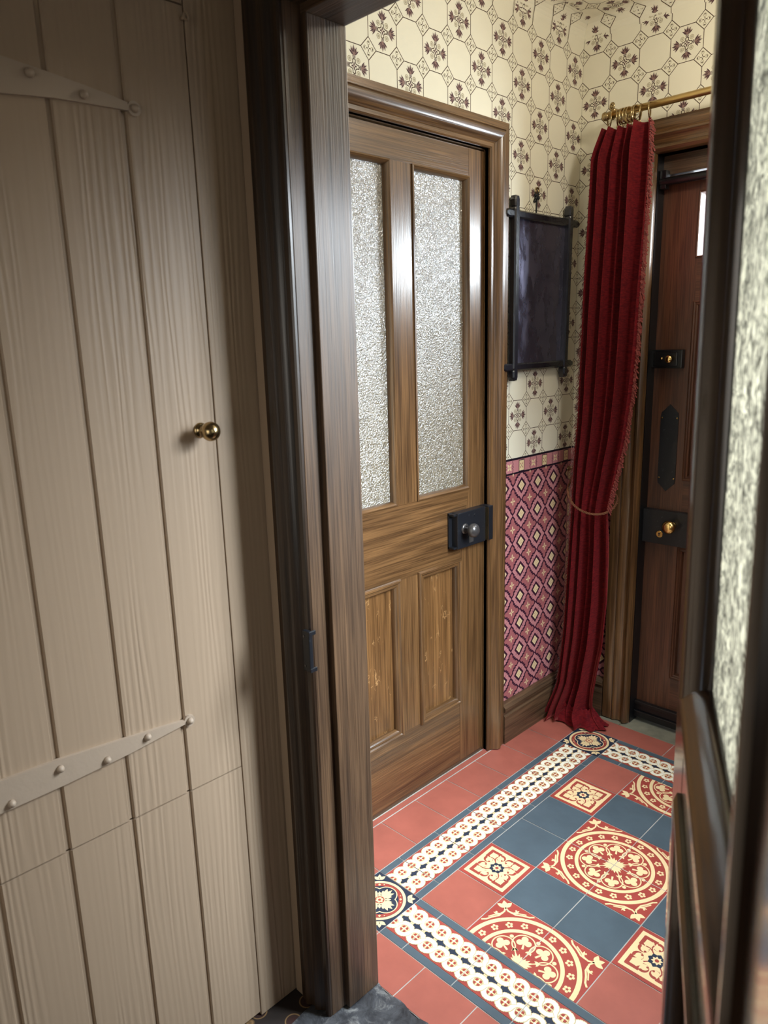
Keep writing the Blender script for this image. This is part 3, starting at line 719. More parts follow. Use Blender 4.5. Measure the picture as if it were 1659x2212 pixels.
# doorway lining: rebate, planted stop and head
mb = MB()
mb.box((OX0 - 0.03, -0.388, 0.004), (OX0 - 0.013, -0.345, OZ + 0.013), M_DARKV, 0.0015)         # rebate face
mb.box((OX0 - 0.03, -0.350, 0.004), (OX0, YP - 0.0, OZ), M_DARKV, 0.002)                        # stop and lining
mb.box((OX1, -0.350, 0.004), (OX1 + 0.03, YP, OZ), M_DARKV, 0.002); mb.box((OX1 + 0.013, -0.388, 0.004), (OX1 + 0.03, -0.345, OZ + 0.013), M_DARKV, 0.0015)
mb.box((OX0 - 0.03, -0.350, OZ), (OX1 + 0.03, YP, OZ + 0.03), M_DARKX, 0.002); mb.box((OX0 - 0.03, -0.388, OZ + 0.013), (OX1 + 0.03, -0.345, OZ + 0.03), M_DARKX, 0.0015)
post = tag(mb.build('trim_3'), 'dark worn wooden lining of the near doorway', kind='structure')
mb = MB()
prof = [(0.0, 0.0), (0.0, 0.008), (0.003, 0.011), (0.013, 0.011), (0.015, 0.006), (0.021, 0.006), (0.027, 0.011), (0.036, 0.018), (0.040, 0.019), (0.043, 0.014), (0.053, 0.016), (0.061, 0.023), (0.066, 0.024), (0.069, 0.018), (0.084, 0.018), (0.086, 0.0)]
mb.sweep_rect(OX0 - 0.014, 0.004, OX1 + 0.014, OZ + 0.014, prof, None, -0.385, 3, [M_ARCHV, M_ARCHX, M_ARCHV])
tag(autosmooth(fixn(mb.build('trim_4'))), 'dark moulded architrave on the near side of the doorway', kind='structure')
mb = MB(); mb.box((-0.019, -0.398, 0.0), (0.008, -0.386, ZC), M_TAUPE, 0.001)
tag(mb.build('trim_5'), 'narrow taupe fillet between the cupboard and the dark architrave', kind='structure')
mb = MB()
mb.box((0.086, -0.4085, 0.815), (0.1065, -0.3995, 0.897), M_IRON, 0.002); mb.box((0.1035, -0.4085, 0.815), (0.1075, -0.392, 0.823), M_IRON, 0.001)
mb.box((0.1035, -0.4085, 0.889), (0.1075, -0.392, 0.897), M_IRON, 0.001)
mb.lathe((0.092, -0.408, 0.826), (0, -1, 0), [(0, 0.003), (0.0015, 0.0025)], M_PEWTER, 10); mb.lathe((0.092, -0.408, 0.886), (0, -1, 0), [(0, 0.003), (0.0015, 0.0025)], M_PEWTER, 10)
tag(mb.build('latch_keep', loc=(0.095, -0.40, 0.815)), 'small black iron latch keep screwed to the dark near architrave', 'door latch')

# ------------------------------------------------------------------ panelled door builder (local x across, -y faces viewer, z up)
def rail_poly(mb, pts, y0, y1, m): mb.prism(pts, 1, y0, y1, m)
def make_door(root, W, H, TH, stU, stL, munU, munL, z0, zl, zg0, zg1, mv, mh, mp, mglass, split_top=True, split_low=True, bol=0.010):
    """W,H leaf; panels: lower z0..zl, glazed zg0..zg1; returns nothing, parts go under root"""
    gap = 0.004
    # stiles (gunstock: narrower above the lock rail)
    for side in (0, 1):
        def X(x): return x if side == 0 else W - x
        pts = [(X(0), gap), (X(stL), gap), (X(stL), zl), (X(stU), zg0), (X(stU), H), (X(0), H)]
        mb = MB(); mb.prism(pts, 1, 0, TH, mv); fixn(mb.build('stile', root))
    def rail(a, b, sa, sb, name='rail'):
        mb = MB(); mb.prism([(sa, a), (W - sa, a), (W - sb, b), (sb, b)], 1, 0.0004, TH, mh); fixn(mb.build(name, root))
    rail(gap, z0, stL, stL); rail(zl, zg0, stL, stU); rail(zg1, H, stU, stU)
    cx = W / 2
    if split_low:
        mb = MB(); mb.box((cx - munL / 2, 0.0006, z0), (cx + munL / 2, TH, zl), mv); mb.build('muntin', root)
        lows = [(stL, cx - munL / 2), (cx + munL / 2, W - stL)]
    else: lows = [(stL, W - stL)]
    if split_top:
        mb = MB(); mb.box((cx - munU / 2, 0.0006, zg0), (cx + munU / 2, TH, zg1), mv); mb.build('muntin', root)
        tops = [(stU, cx - munU / 2), (cx + munU / 2, W - stU)]
    else: tops = [(stU, W - stU)]
    p1 = [(0.006, 0.0), (0.006, bol * 0.5), (0.002, bol), (-0.003, bol), (-0.006, bol * 0.55), (-0.009, bol * 0.5), (-0.014, bol * 0.6), (-0.018, bol * 0.15), (-0.020, -0.006), (-0.020, -0.013)]
    for a, b in lows:
        mb = MB(); mb.box((a, 0.013, z0), (b, 0.025, zl), mp); mb.build('panel', root)
        mb = MB(); mb.sweep_rect(a, z0, b, zl, [(d, h_) for d, h_ in p1], None, 0.0, 4, [mv, mh, mv, mh]); autosmooth(fixn(mb.build('moulding', root)))
    p2 = [(0.001, 0.0), (0.001, bol * 0.35), (-0.003, bol * 0.5), (-0.007, bol * 0.1), (-0.012, -0.010), (-0.012, -0.016)]
    for a, b in tops:
        mb = MB(); mb.box((a + 0.002, 0.0155, zg0 + 0.002), (b - 0.002, 0.0195, zg1 - 0.002), mglass); mb.build('glass_pane', root)
        mb = MB(); mb.sweep_rect(a, zg0, b, zg1, p2, None, 0.0, 4, [mv, mh, mv, mh]); autosmooth(fixn(mb.build('moulding', root)))
        # bead on the far side
        mb = MB(); mb.sweep_rect(a, zg0, b, zg1, [(0.0, -TH), (-0.012, -TH + 0.004), (-0.012, -0.020)], None, 0.0, 4, [mv]); fixn(mb.build('glazing_bead', root))

# --- hall door: closed, in the left wall.  local x -> world +y, local -y -> world +x
HX = -0.324
hall = empty('door_1', (HX, -0.037, 0.010), 'oak grained panelled door with two obscured glass panes in the left hall wall', None, None, 'structure', PI / 2)
W1 = 0.720
make_door(hall, W1, 1.953, 0.040, 0.071, 0.123, 0.088, 0.092, 0.225, 0.722, 0.950, 1.876, M_OAKV, M_OAKH, M_OAKP, M_GLASS)
# black rim lock
lk = MB()
y0_ = 0.541; y1_ = 0.697
lk.box((y0_, -0.006, 0.770), (y0_ + 0.03, 0, 0.886), M_IRON, 0.001)
lk.box((y0_ + 0.014, -0.030, 0.770), (y1_, -0.001, 0.886), M_IRON, 0.0025)
lk.prism([(0, 0), (0, 0)], 0, 0, 0, M_IRON) if False else None
for zz in (0.772, 0.878): lk.box((y0_, -0.026, zz), (y0_ + 0.016, 0, zz + 0.006), M_IRON, 0.001)
for px_, pz_ in ((0.64, 0.868), (0.685, 0.820)): lk.lathe((px_, -0.030, pz_), (0, -1, 0), [(0, 0.0045), (0.002, 0.0035)], M_IRON, 10)
lock = lk.build('rim_lock', hall); lock['label'] = 'black japanned box lock'
kb = MB()
kb.lathe((0.590, -0.029, 0.832), (0, -1, 0), [(0, 0.017), (0.003, 0.017), (0.006, 0.011)], M_PEWTER, 20)
kb.lathe((0.590, -0.034, 0.832), (0, -1, 0), [(0, 0.009), (0.012, 0.009), (0.016, 0.014), (0.022, 0.0205), (0.030, 0.0225), (0.038, 0.0205), (0.044, 0.014), (0.047, 0.004)], M_PEWTER, 28)
kb = kb.build('door_knob', lock, smooth=True); kb['label'] = 'worn dark metal knob'
tagk = MB(); tagk.box((0.610, -0.0315, 0.782), (0.632, -0.0300, 0.812), M_PEWTER, 0.0004); tagk.build('key_drop', lock)

mb = MB(); mb.box((-0.405, DY0 + 0.001, -0.001), (-0.327, DY1 - 0.001, 0.011), M_DARKY); tag(mb.build('trim_10'), 'added dark strip blocking the light gap under the glazed hall door', kind='structure')  # added to stop back-room light showing under the door
# hall door architrave, stop and keeper
mb = MB()
prof = [(0.0, -0.030), (0.0, 0.006), (0.004, 0.010), (0.014, 0.010), (0.017, 0.014), (0.022, 0.017), (0.028, 0.026), (0.036, 0.030), (0.044, 0.031), (0.050, 0.027), (0.053, 0.020), (0.055, 0.024), (0.059, 0.024), (0.061, 0.020), (0.076, 0.020), (0.078, 0.0)]
# local builder space: x->world y ; -y -> world x
tr = empty('trim_6', (XL, 0, 0), 'brown moulded architrave around the glazed hall door', None, None, 'structure', PI / 2)
mb.sweep_rect(DY0 + 0.0, 0.004, DY1, DZ1, prof, None, 0.0, 3, [M_OAKV, M_OAKH, M_OAKV])
autosmooth(fixn(mb.build('architrave', tr)))
mb = MB(); mb.box((DY0 - 0.012, 0.016, 0.004), (DY0 + 0.006, 0.10, DZ1), M_OAKV); mb.box((DY1 - 0.003, 0.012, 0.004), (DY1 + 0.012, 0.10, DZ1), M_OAKV); mb.box((DY0, 0.012, DZ1 - 0.003), (DY1, 0.10, DZ1 + 0.012), M_OAKH); mb.build('lining', tr)
kp = MB(); kp.box((0.664, -0.024, 0.782), (0.689, 0.014, 0.896), M_IRON, 0.002); kp.box((0.660, -0.027, 0.785), (0.6625, -0.010, 0.893), M_ABRASS, 0.0005)
kp = kp.build('lock_keeper', tr); kp['label'] = 'black iron lock keeper with a worn brass edge'
# skirtings
def skirt(name, a, b, axis, face, sgn, label):
    mb = MB(); pr = [(0, 0.001), (0.024 * sgn, 0.001), (0.024 * sgn, 0.105), (0.019 * sgn, 0.112), (0.019 * sgn, 0.120), (0.026 * sgn, 0.127), (0.026 * sgn, 0.138), (0.014 * sgn, 0.150), (0.0, 0.152)]
    if axis == 'y': mb.prism([(face + d, z) for d, z in pr], 1, a, b, M_DARKY)
    else: mb.prism([(face + d, z) for d, z in pr], 0, a, b, M_DARKX)
    tag(fixn(mb.build(name)), label, kind='structure')
skirt('baseboard_left', 0.767, YF, 'y', XL, 1, 'dark moulded skirting board below the rose dado, left wall')
skirt('baseboard_left', YP, -0.124, 'y', XL, 1, 'dark skirting board by the near partition, left wall')
skirt('baseboard_far', XL + 0.026, -0.136, 'x', YF, -1, 'dark skirting board behind the red curtain')
skirt('baseboard_far', 0.823, XR - 0.001, 'x', YF, -1, 'dark skirting board right of the front door')
skirt('baseboard_right', 0.767, YF - 0.03, 'y', XR, -1, 'dark skirting board below the dado, right wall')

# --- side door in the right wall: the same glazed pattern, daylight behind
side = empty('door_4', (XR + 0.014, 0.680, 0.010), 'glazed side door in the right hall wall', None, None, 'structure', -PI / 2)
make_door(side, W1, 1.953, 0.040, 0.071, 0.123, 0.088, 0.092, 0.225, 0.722, 0.950, 1.876, M_OAKV, M_OAKH, M_OAKP, M_PANE)
tr = empty('trim_7', (XR, 0, 0), 'brown moulded architrave around the side door', None, None, 'structure', -PI / 2)
mb = MB(); mb.sweep_rect(-RY1, 0.004, -RY0, DZ1, prof, None, 0.0, 3, [M_OAKV, M_OAKH, M_OAKV]); autosmooth(fixn(mb.build('architrave', tr)))

# ------------------------------------------------------------------ front door
FY = 1.258
front = empty('door_2', (-0.036, FY, 0.012), 'mahogany coloured front door with a small glazed light, far end of the hall', None, None, 'structure', 0.0)
WF, HF = 0.752, 1.905
WZ0, WZ1, WX0, WX1 = 1.646, 1.848, 0.121, 0.631         # glazed light, local
def fpart(name, boxes, m, label=None, bev=0.0):
    mb = MB()
    for a, b in boxes: mb.box(a, b, m, bev)
    o = mb.build(name, front)
    if label: o['label'] = label
    return o
fpart('stile', [((0, 0, 0), (0.128, 0.045, HF))], M_FDOORV); fpart('stile', [((WF - 0.128, 0, 0), (WF, 0.045, HF))], M_FDOORV)
fpart('rail', [((0.128, 0.0003, WZ1), (WF - 0.128, 0.045, HF))], M_FDOORH); fpart('rail', [((0.128, 0.0003, 1.510), (WF - 0.128, 0.045, WZ0))], M_FDOORH)
fpart('rail', [((0.128, 0.0003, 0.682), (WF - 0.128, 0.045, 0.925))], M_FDOORH); fpart('rail', [((0.128, 0.0003, 0), (WF - 0.128, 0.045, 0.195))], M_FDOORH)
fpart('muntin', [((WF / 2 - 0.045, 0.0006, 0.925), (WF / 2 + 0.045, 0.045, 1.510))], M_FDOORV); fpart('muntin', [((WF / 2 - 0.045, 0.0006, 0.195), (WF / 2 + 0.045, 0.045, 0.682))], M_FDOORV)
PF = [(0.004, 0.0), (0.004, 0.003), (0.000, 0.005), (-0.004, 0.002), (-0.008, 0.004), (-0.012, 0.001), (-0.014, -0.012)]
for a, b in ((0.128, WF / 2 - 0.045), (WF / 2 + 0.045, WF - 0.128)):
    for c_, d_ in ((0.195, 0.682), (0.925, 1.510)):
        fpart('panel', [((a, 0.012, c_), (b, 0.03, d_))], M_FDOORV)
        mb = MB(); mb.sweep_rect(a, c_, b, d_, PF, None, 0.0, 4, [M_FDOORV, M_FDOORH]); autosmooth(fixn(mb.build('moulding', front)))
fpart('glass_pane', [((WX0, 0.020, WZ0), (WX1, 0.024, WZ1))], M_PANE, 'small bright window pane')
mb = MB(); mb.sweep_rect(WX0 + 0.006, WZ0 + 0.006, WX1 - 0.006, WZ1 - 0.006, [(0.006, 0.0), (0.006, 0.003), (0.003, 0.005), (0.0, 0.003), (-0.003, -0.012), (-0.003, -0.045)], None, 0.0, 4, [M_FDOORV, M_FDOORH]); fixn(mb.build('moulding', front))
fpart('weather_bar', [((0.004, -0.020, 0.004), (WF - 0.004, 0, 0.030)), ((0.004, -0.012, 0.030), (WF - 0.004, 0, 0.055)), ((0.004, -0.018, 0.055), (WF - 0.004, 0, 0.068))], M_BLACKP, 'black moulded weather bar', 0.003)
# rim lock, knob, escutcheon
o = fpart('rim_lock', [((0.000, -0.026, 0.692), (0.170, 0, 0.812)), ((-0.004, -0.028, 0.692), (0.002, 0.0, 0.812))], M_IRON, 'large black box lock', 0.0015)
mb = MB(); mb.lathe((0.112, -0.026, 0.765), (0, -1, 0), [(0, 0.013), (0.003, 0.012), (0.010, 0.008), (0.018, 0.013), (0.026, 0.021), (0.034, 0.0235), (0.041, 0.020), (0.045, 0.012), (0.046, 0.003)], M_BRASS, 28)
k = mb.build('brass_knob', o, smooth=True); k['label'] = 'round polished brass knob'
mb = MB(); mb.lathe((0.067, -0.0255, 0.728), (0, -1, 0), [(0, 0.0125), (0.002, 0.0125), (0.003, 0.011)], M_BRASS, 20); mb.lathe((0.067, -0.0285, 0.7305), (0, -1, 0), [(0, 0.003), (0.0006, 0.003)], M_BLK, 10); mb.box((0.0657, -0.0291, 0.7205), (0.0683, -0.0285, 0.730), M_BLK)
k = mb.build('keyhole_plate', o); k['label'] = 'brass keyhole escutcheon'
# night latch
o = fpart('night_latch', [((0.000, -0.024, 1.299), (0.108, 0, 1.360)), ((0.012, -0.030, 1.306), (0.094, -0.020, 1.352))], M_BLACKP, 'black night latch', 0.003)
mb = MB(); mb.lathe((0.071, -0.030, 1.330), (0, -1, 0), [(0, 0.006), (0.008, 0.006), (0.010, 0.011), (0.014, 0.013), (0.018, 0.011), (0.020, 0.003)], M_BRASS, 20)
k = mb.build('latch_knob', o, smooth=True); k['label'] = 'small brass knob'
mb = MB(); mb.lathe((0.042, -0.030, 1.332), (0, -1, 0), [(0, 0.004), (0.003, 0.004), (0.005, 0.002)], M_BRASS, 12); mb.build('snib', o, smooth=True)
# finger plate
q = [(-0.031, -0.108), (-0.029, -0.122), (-0.014, -0.136), (0, -0.150), (0.014, -0.136), (0.029, -0.122), (0.031, -0.108)]
pts = q + [(-x, -z) for x, z in q]
mb = MB(); mb.prism([(0.069 + x, 1.028 + z) for x, z in pts], 1, -0.0035, 0, M_IRON); o = fixn(mb.build('finger_plate', front)); o['label'] = 'black finger plate with pointed ends'
for sx in (-1, 1):
    for sz in (-1, 1):
        mb = MB(); mb.lathe((0.069 + sx * 0.026, -0.0035, 1.028 + sz * 0.104), (0, -1, 0), [(0, 0.003), (0.0012, 0.0022)], M_BRASS, 10); mb.build('screw', o)
mb = MB()
mb.sweep_rect(FX0, 0.004, FX1, FZ1, [(0.0, -0.08), (0.0, 0.010), (0.004, 0.020), (0.012, 0.026), (0.020, 0.022), (0.023, 0.014), (0.034, 0.012), (0.046, 0.017), (0.052, 0.024), (0.058, 0.024), (0.062, 0.018), (0.067, 0.022), (0.098, 0.022), (0.100, 0.0)], None, YF, 3, [M_OAKV, M_OAKH, M_OAKV])
mb.box((FX0 - 0.02, YF + 0.075, 0.0), (FX0, YF + 0.13, FZ1), M_BLACKP)
tag(autosmooth(fixn(mb.build('trim_8'))), 'brown moulded architrave around the front door', kind='structure')
mb = MB(); mb.box((FX0 - 0.001, YF + 0.002, 0.0), (FX0 + 0.0015, FY + 0.04, FZ1), M_BLACKP); mb.box((FX1 - 0.0015, YF + 0.002, 0.0), (FX1 + 0.001, FY + 0.04, FZ1), M_BLACKP)
mb.box((FX0, FY - 0.01, 1.921), (FX1, FY + 0.05, FZ1), M_DARKX)
tag(mb.build('trim_9'), 'black painted frame lining the front door recess', kind='structure')
mb = MB(); mb.tube([(FX0 + 0.004, FY - 0.032, 1.897), (FX1 - 0.004, FY - 0.032, 1.897)], 0.0125, M_BLACKP, 14); mb.box((FX0 + 0.004, FY - 0.040, 1.876), (FX0 + 0.024, FY - 0.012, 1.932), M_BLACKP, 0.002); mb.box((FX1 - 0.024, FY - 0.040, 1.876), (FX1 - 0.004, FY - 0.012, 1.932), M_BLACKP, 0.002)
tag(autosmooth(mb.build('draught_bar', loc=(0.34, FY - 0.032, 1.897))), 'black bar mounted across the head of the front door', 'door bar')

# ------------------------------------------------------------------ open glazed door at the right of the doorway
TH_ = 0.4498; d2 = Vector((-math.sin(TH_), math.cos(TH_), 0)); n2 = Vector((math.cos(TH_), math.sin(TH_), 0))
Hh = Vector((1.124, -1.21235, 0)) + 0.95 * d2 + 0.072 * n2
opn = empty('door_3', (Hh.x, Hh.y, 0.0), 'dark panelled door with figured glass standing open at the right edge', None, None, 'structure')
# local x from the hinge towards the viewer (-d2); local -y is the face seen from the left (-n2)
lean = -0.0108
X_ = -d2; Y_ = (n2 * math.cos(lean) - Vector((0, 0, 1)) * math.sin(lean)); Z_ = (Vector((0, 0, 1)) * math.cos(lean) + n2 * math.sin(lean))
opn.matrix_world = Matrix(((X_.x, Y_.x, Z_.x, Hh.x), (X_.y, Y_.y, Z_.y, Hh.y), (X_.z, Y_.z, Z_.z, 0.006), (0, 0, 0, 1)))
WO = 0.735
def opart(name, boxes, m, bev=0.0):
    mb = MB()
    for a, b in boxes: mb.box(a, b, m, bev)
    return mb.build(name, opn)
sA, sB = 0.150, 0.605
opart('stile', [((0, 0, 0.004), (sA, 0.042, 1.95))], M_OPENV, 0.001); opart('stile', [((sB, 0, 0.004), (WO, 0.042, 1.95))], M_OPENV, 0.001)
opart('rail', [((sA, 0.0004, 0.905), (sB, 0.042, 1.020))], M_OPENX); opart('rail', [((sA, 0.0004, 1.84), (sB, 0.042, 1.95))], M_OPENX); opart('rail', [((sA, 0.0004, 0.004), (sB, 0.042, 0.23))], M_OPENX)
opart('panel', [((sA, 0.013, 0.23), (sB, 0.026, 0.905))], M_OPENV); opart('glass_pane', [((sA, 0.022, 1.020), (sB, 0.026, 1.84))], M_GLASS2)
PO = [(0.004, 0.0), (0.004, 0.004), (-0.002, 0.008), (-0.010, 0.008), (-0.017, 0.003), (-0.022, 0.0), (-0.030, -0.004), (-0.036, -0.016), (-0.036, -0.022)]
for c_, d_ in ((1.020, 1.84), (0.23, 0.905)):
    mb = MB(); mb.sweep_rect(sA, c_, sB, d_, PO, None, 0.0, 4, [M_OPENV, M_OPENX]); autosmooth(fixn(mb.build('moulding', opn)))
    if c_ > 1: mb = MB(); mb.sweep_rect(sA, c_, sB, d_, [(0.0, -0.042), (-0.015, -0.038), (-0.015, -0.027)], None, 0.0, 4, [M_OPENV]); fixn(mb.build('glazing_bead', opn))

# ------------------------------------------------------------------ boarded cupboard on the left
XC = -0.022
cup = empty('cupboard', (XC, -0.95, 0.0), 'tall built-in cupboard faced with taupe painted vertical boards, left side', 'cupboard')
def boards(name, edges, z0, z1, bev=0.0022, th=0.020):
    mb = MB()
    for i in range(len(edges) - 1):
        a, b = edges[i], edges[i + 1]; gr = 0.0042 if i > 0 else 0.0012; gl = 0.0042 if i < len(edges) - 2 else 0.0012
        y1, y0 = a - gr, b + gl
        pts = [(XC - th, y0), (XC - bev, y0), (XC, y0 + bev), (XC, y1 - bev * 0.5), (XC - bev * 0.5, y1), (XC - th, y1)]
        mb.prism(pts, 2, z0, z1, M_TAUPE)
        if i > 0: mb.box((XC - th, a - 0.005, z0), (XC - 0.0048, a + 0.005, z1), M_TAUPE)
    o = fixn(mb.build(name, cup)); o.matrix_parent_inverse = Matrix.Translation((-XC, 0.95, 0)); return o
E_ = [-0.4925, -0.6115, -0.7255, -0.8385, -0.9505, -1.064, -1.177, -1.290]
updoor = boards('upper_door', E_, 0.6065, 1.948); lowdoor = boards('lower_door', E_, 0.012, 0.6035); topb = boards('top_boards', E_, 1.951, 2.418)
def cpart(mb, name, parent=cup, label=None, smooth=False):
    o = mb.build(name, parent, smooth); 
    if parent is cup: o.matrix_parent_inverse = Matrix.Translation((-XC, 0.95, 0))
    else: o.matrix_parent_inverse = parent.matrix_parent_inverse.inverted() @ Matrix.Identity(4) if False else Matrix.Identity(4)
    if label: o['label'] = label
    return o
mb = MB(); mb.box((XC - 0.020, -0.4915, 0.0), (XC, -0.3935, 2.418), M_TAUPE, 0.001); cpart(mb, 'end_board')
mb = MB(); mb.box((-0.355, -0.42, 0.001), (XC - 0.021, -0.395, 2.418), M_TAUPE); mb.box((-0.355, -1.38, 0.001), (XC - 0.021, -1.36, 2.418), M_TAUPE); mb.box((-0.355, -1.36, 0.3), (-0.345, -0.42, 2.418), M_TAUPE); mb.box((XC - 0.020, -1.38, 0.0), (XC, -1.2915, 2.418), M_TAUPE, 0.001)
cpart(mb, 'carcass')
def strap(outline, bolts, name):
    mb = MB(); mb.prism(outline, 0, XC - 0.0005, XC + 0.0062, M_STRAP); 
    o = fixn(cpart(mb, name, updoor, 'painted iron strap hinge'))
    for y, z in bolts:
        b_ = MB(); b_.lathe((XC + 0.0058, y, z), (1, 0, 0), [(0, 0.0066), (0.004, 0.0060), (0.0075, 0.0042), (0.0088, 0.001)], M_STRAP, 12); b_.build('stud', updoor, smooth=True)
    return o
def disc_pts(cy, cz, r, a0, a1, n=14): return [(cy + r * math.cos(a0 + (a1 - a0) * i / n), cz + r * math.sin(a0 + (a1 - a0) * i / n)) for i in range(n + 1)]
strap([(-1.30, 0.700), (-1.0, 0.718), (-0.93, 0.727), (-0.833, 0.729), (-0.72, 0.735), (-0.640, 0.7435), (-0.6105, 0.7465)] + disc_pts(-0.600, 0.750, 0.0110, -2.8, 2.8) + [(-0.6105, 0.7545), (-0.640, 0.7580), (-0.72, 0.766), (-0.838, 0.777), (-0.923, 0.780), (-1.0, 0.786), (-1.30, 0.80)], [(-0.990, 0.765), (-0.914, 0.737), (-0.836, 0.761), (-0.759, 0.742), (-0.684, 0.753), (-0.600, 0.750)], 'hinge_strap')
strap([(-1.30, 1.735), (-0.90, 1.755), (-0.79, 1.764), (-0.716, 1.772), (-0.640, 1.7745), (-0.6065, 1.7755)] + disc_pts(-0.596, 1.780, 0.0110, -2.8, 2.8) + [(-0.6065, 1.787), (-0.640, 1.793), (-0.712, 1.803), (-0.784, 1.811), (-0.90, 1.820), (-1.30, 1.84)], [(-0.750, 1.797), (-0.675, 1.784), (-0.596, 1.780), (-0.88, 1.79)], 'hinge_strap')
mb = MB(); mb.lathe((XC, -0.524, 1.278), (1, 0, 0), [(0, 0.0135), (0.002, 0.0135), (0.004, 0.011), (0.006, 0.0065), (0.016, 0.0065), (0.020, 0.0100), (0.026, 0.0155), (0.033, 0.0172), (0.040, 0.0155), (0.046, 0.0095), (0.0485, 0.002)], M_ABRASS, 28)
k = mb.build('knob', updoor, smooth=True); k['label'] = 'round antique brass knob'
mb = MB(); mb.lathe((XC, -0.497, 1.929), (1, 0, 0), [(0, 0.003), (0.010, 0.003)], M_TAUPE, 10); mb.torus((XC + 0.014, -0.497, 1.929), (0, 1, 0.4), 0.0055, 0.0018, M_TAUPE, 16, 6); mb.build('screw_eye', updoor, smooth=True)

# ------------------------------------------------------------------ mirror in a crossed-corner frame
mir = empty('wall_mirror', (XL, 0.95, 1.56), 'smudged old mirror in a black crossed-corner frame, hung above the dado', 'mirror')
def mpart(mb, name, label=None, smooth=False):
    o = mb.build(name, mir, smooth); o.matrix_parent_inverse = Matrix.Translation((-XL, -0.95, -1.56))
    if label: o['label'] = label
    return o
def stick(a, b, wd, x0, x1, name='frame_bar'):
    # bar with nibbled pointed ends in the y-z plane
    (y0, z0), (y1, z1) = a, b; d = Vector((y1 - y0, z1 - z0)); L = d.length; d.normalize(); n_ = Vector((-d.y, d.x)); h_ = wd / 2
    out = [(0, -h_ * 0.55), (0.012, -h_), (0.030, -h_), (0.034, -h_ * 0.8), (0.040, -h_), (L - 0.040, -h_), (L - 0.034, -h_ * 0.8), (L - 0.030, -h_), (L - 0.012, -h_), (L, -h_ * 0.55), (L, h_ * 0.55), (L - 0.012, h_), (L - 0.030, h_), (L - 0.034, h_ * 0.8), (L - 0.040, h_), (0.040, h_), (0.034, h_ * 0.8), (0.030, h_), (0.012, h_), (0, h_ * 0.55)]
    mb = MB(); vs = []
    for x, k_ in ((x0, 1.0), (x1 - 0.004, 1.0), (x1, 0.62)):
        for s_, t in out: q_ = Vector((y0, z0)) + d * (s_ if k_ == 1 else min(max(s_, 0.003), L - 0.003)) + n_ * t * k_; vs.append((x, q_.x, q_.y))
    n0 = len(out); fs = []
    for r_ in range(2):
        for i in range(n0): fs.append([r_ * n0 + i, r_ * n0 + (i + 1) % n0, (r_ + 1) * n0 + (i + 1) % n0, (r_ + 1) * n0 + i])
    fs += [list(range(n0)), list(range(2 * n0, 3 * n0))[::-1]]
    mb.add(vs, fs, M_EBON); return fixn(mpart(mb, name))
MX = XL + 0.006
stick((0.797, 1.288), (0.797, 1.850), 0.026, MX + 0.004, MX + 0.026); stick((1.096, 1.286), (1.110, 1.850), 0.026, MX + 0.004, MX + 0.026)
stick((0.745, 1.797), (1.168, 1.797), 0.024, MX, MX + 0.022); stick((0.738, 1.332), (1.150, 1.332), 0.024, MX, MX + 0.022)
mb = MB(); mb.box((MX, 0.806, 1.342), (MX + 0.008, 1.098, 1.787), M_MIRROR); mpart(mb, 'glass')
mb = MB(); mb.tube([(XL + 0.004, 0.938, 1.815), (XL + 0.006, 0.938, 1.880)], 0.0022, M_IRON, 8); mb.torus((XL + 0.006, 0.938, 1.882), (1, 0, 0), 0.008, 0.0025, M_ABRASS, 16, 6)
for k_ in range(6): mb.lathe((XL + 0.003, 0.938 + 0.010 * math.cos(k_), 1.862 + 0.012 * math.sin(k_ * 1.7)), (1, 0, 0), [(0, 0.006), (0.004, 0.005), (0.006, 0.001)], M_IRON, 10)
tag(mb.build('picture_hook', loc=(XL, 0.938, 1.85)), 'small ornate dark picture hook on the wallpaper above the mirror', 'hook')

# ------------------------------------------------------------------ curtain pole, rings, curtain, tie-back
RY, RZ = 1.100, 2.097
mb = MB(); mb.tube([(-0.150, RY, RZ), (0.79, RY, RZ)], 0.0105, M_ROD, 16)
rod = tag(mb.build('curtain_pole', smooth=True, loc=(0.3, RY, RZ)), 'brass curtain pole running across above the front door', 'curtain pole')
for sx, nm in ((-0.150, 1), (0.79, -1)):
    mb = MB(); mb.lathe((sx, RY, RZ), (-nm, 0, 0), [(0, 0.0095), (0.003, 0.012), (0.006, 0.009), (0.012, 0.014), (0.020, 0.012), (0.025, 0.003)], M_ABRASS, 18)
    o = mb.build('finial', rod, smooth=True); o.matrix_parent_inverse = Matrix.Translation(-Vector((0.3, RY, RZ)))
    xx = sx + nm * 0.012
    mb = MB(); mb.tube([(xx, YF - 0.001, RZ + 0.012), (xx, 1.16, RZ + 0.020), (xx, RY, RZ + 0.014)], 0.005, M_ABRASS, 10); mb.torus((xx, RY, RZ), (1, 0, 0), 0.0115, 0.0035, M_ABRASS, 20, 8)
    mb.torus((xx, RY - 0.006, RZ + 0.023), (0.5, 1, 0), 0.0095, 0.003, M_ABRASS, 18, 8); mb.lathe((xx, RY - 0.006, RZ + 0.023), (0.5, -1, 0), [(-0.002, 0.006), (0.003, 0.004), (0.004, 0.001)], M_ABRASS, 12); mb.lathe((xx, YF, RZ + 0.012), (0, -1, 0), [(0, 0.018), (0.003, 0.018), (0.005, 0.008)], M_ABRASS, 16)
    o = mb.build('bracket', rod, smooth=True); o.matrix_parent_inverse = Matrix.Translation(-Vector((0.3, RY, RZ)))
ringx = [-0.149, -0.122, -0.112, -0.101, -0.090, -0.080, -0.069, -0.058, -0.046, -0.017]
rlab = ['brass curtain ring hanging at the far left end of the pole, beyond the bunched ones', None, None, None, None, None, None, None, None, 'brass curtain ring standing apart at the right of the bunched rings']
r0 = None
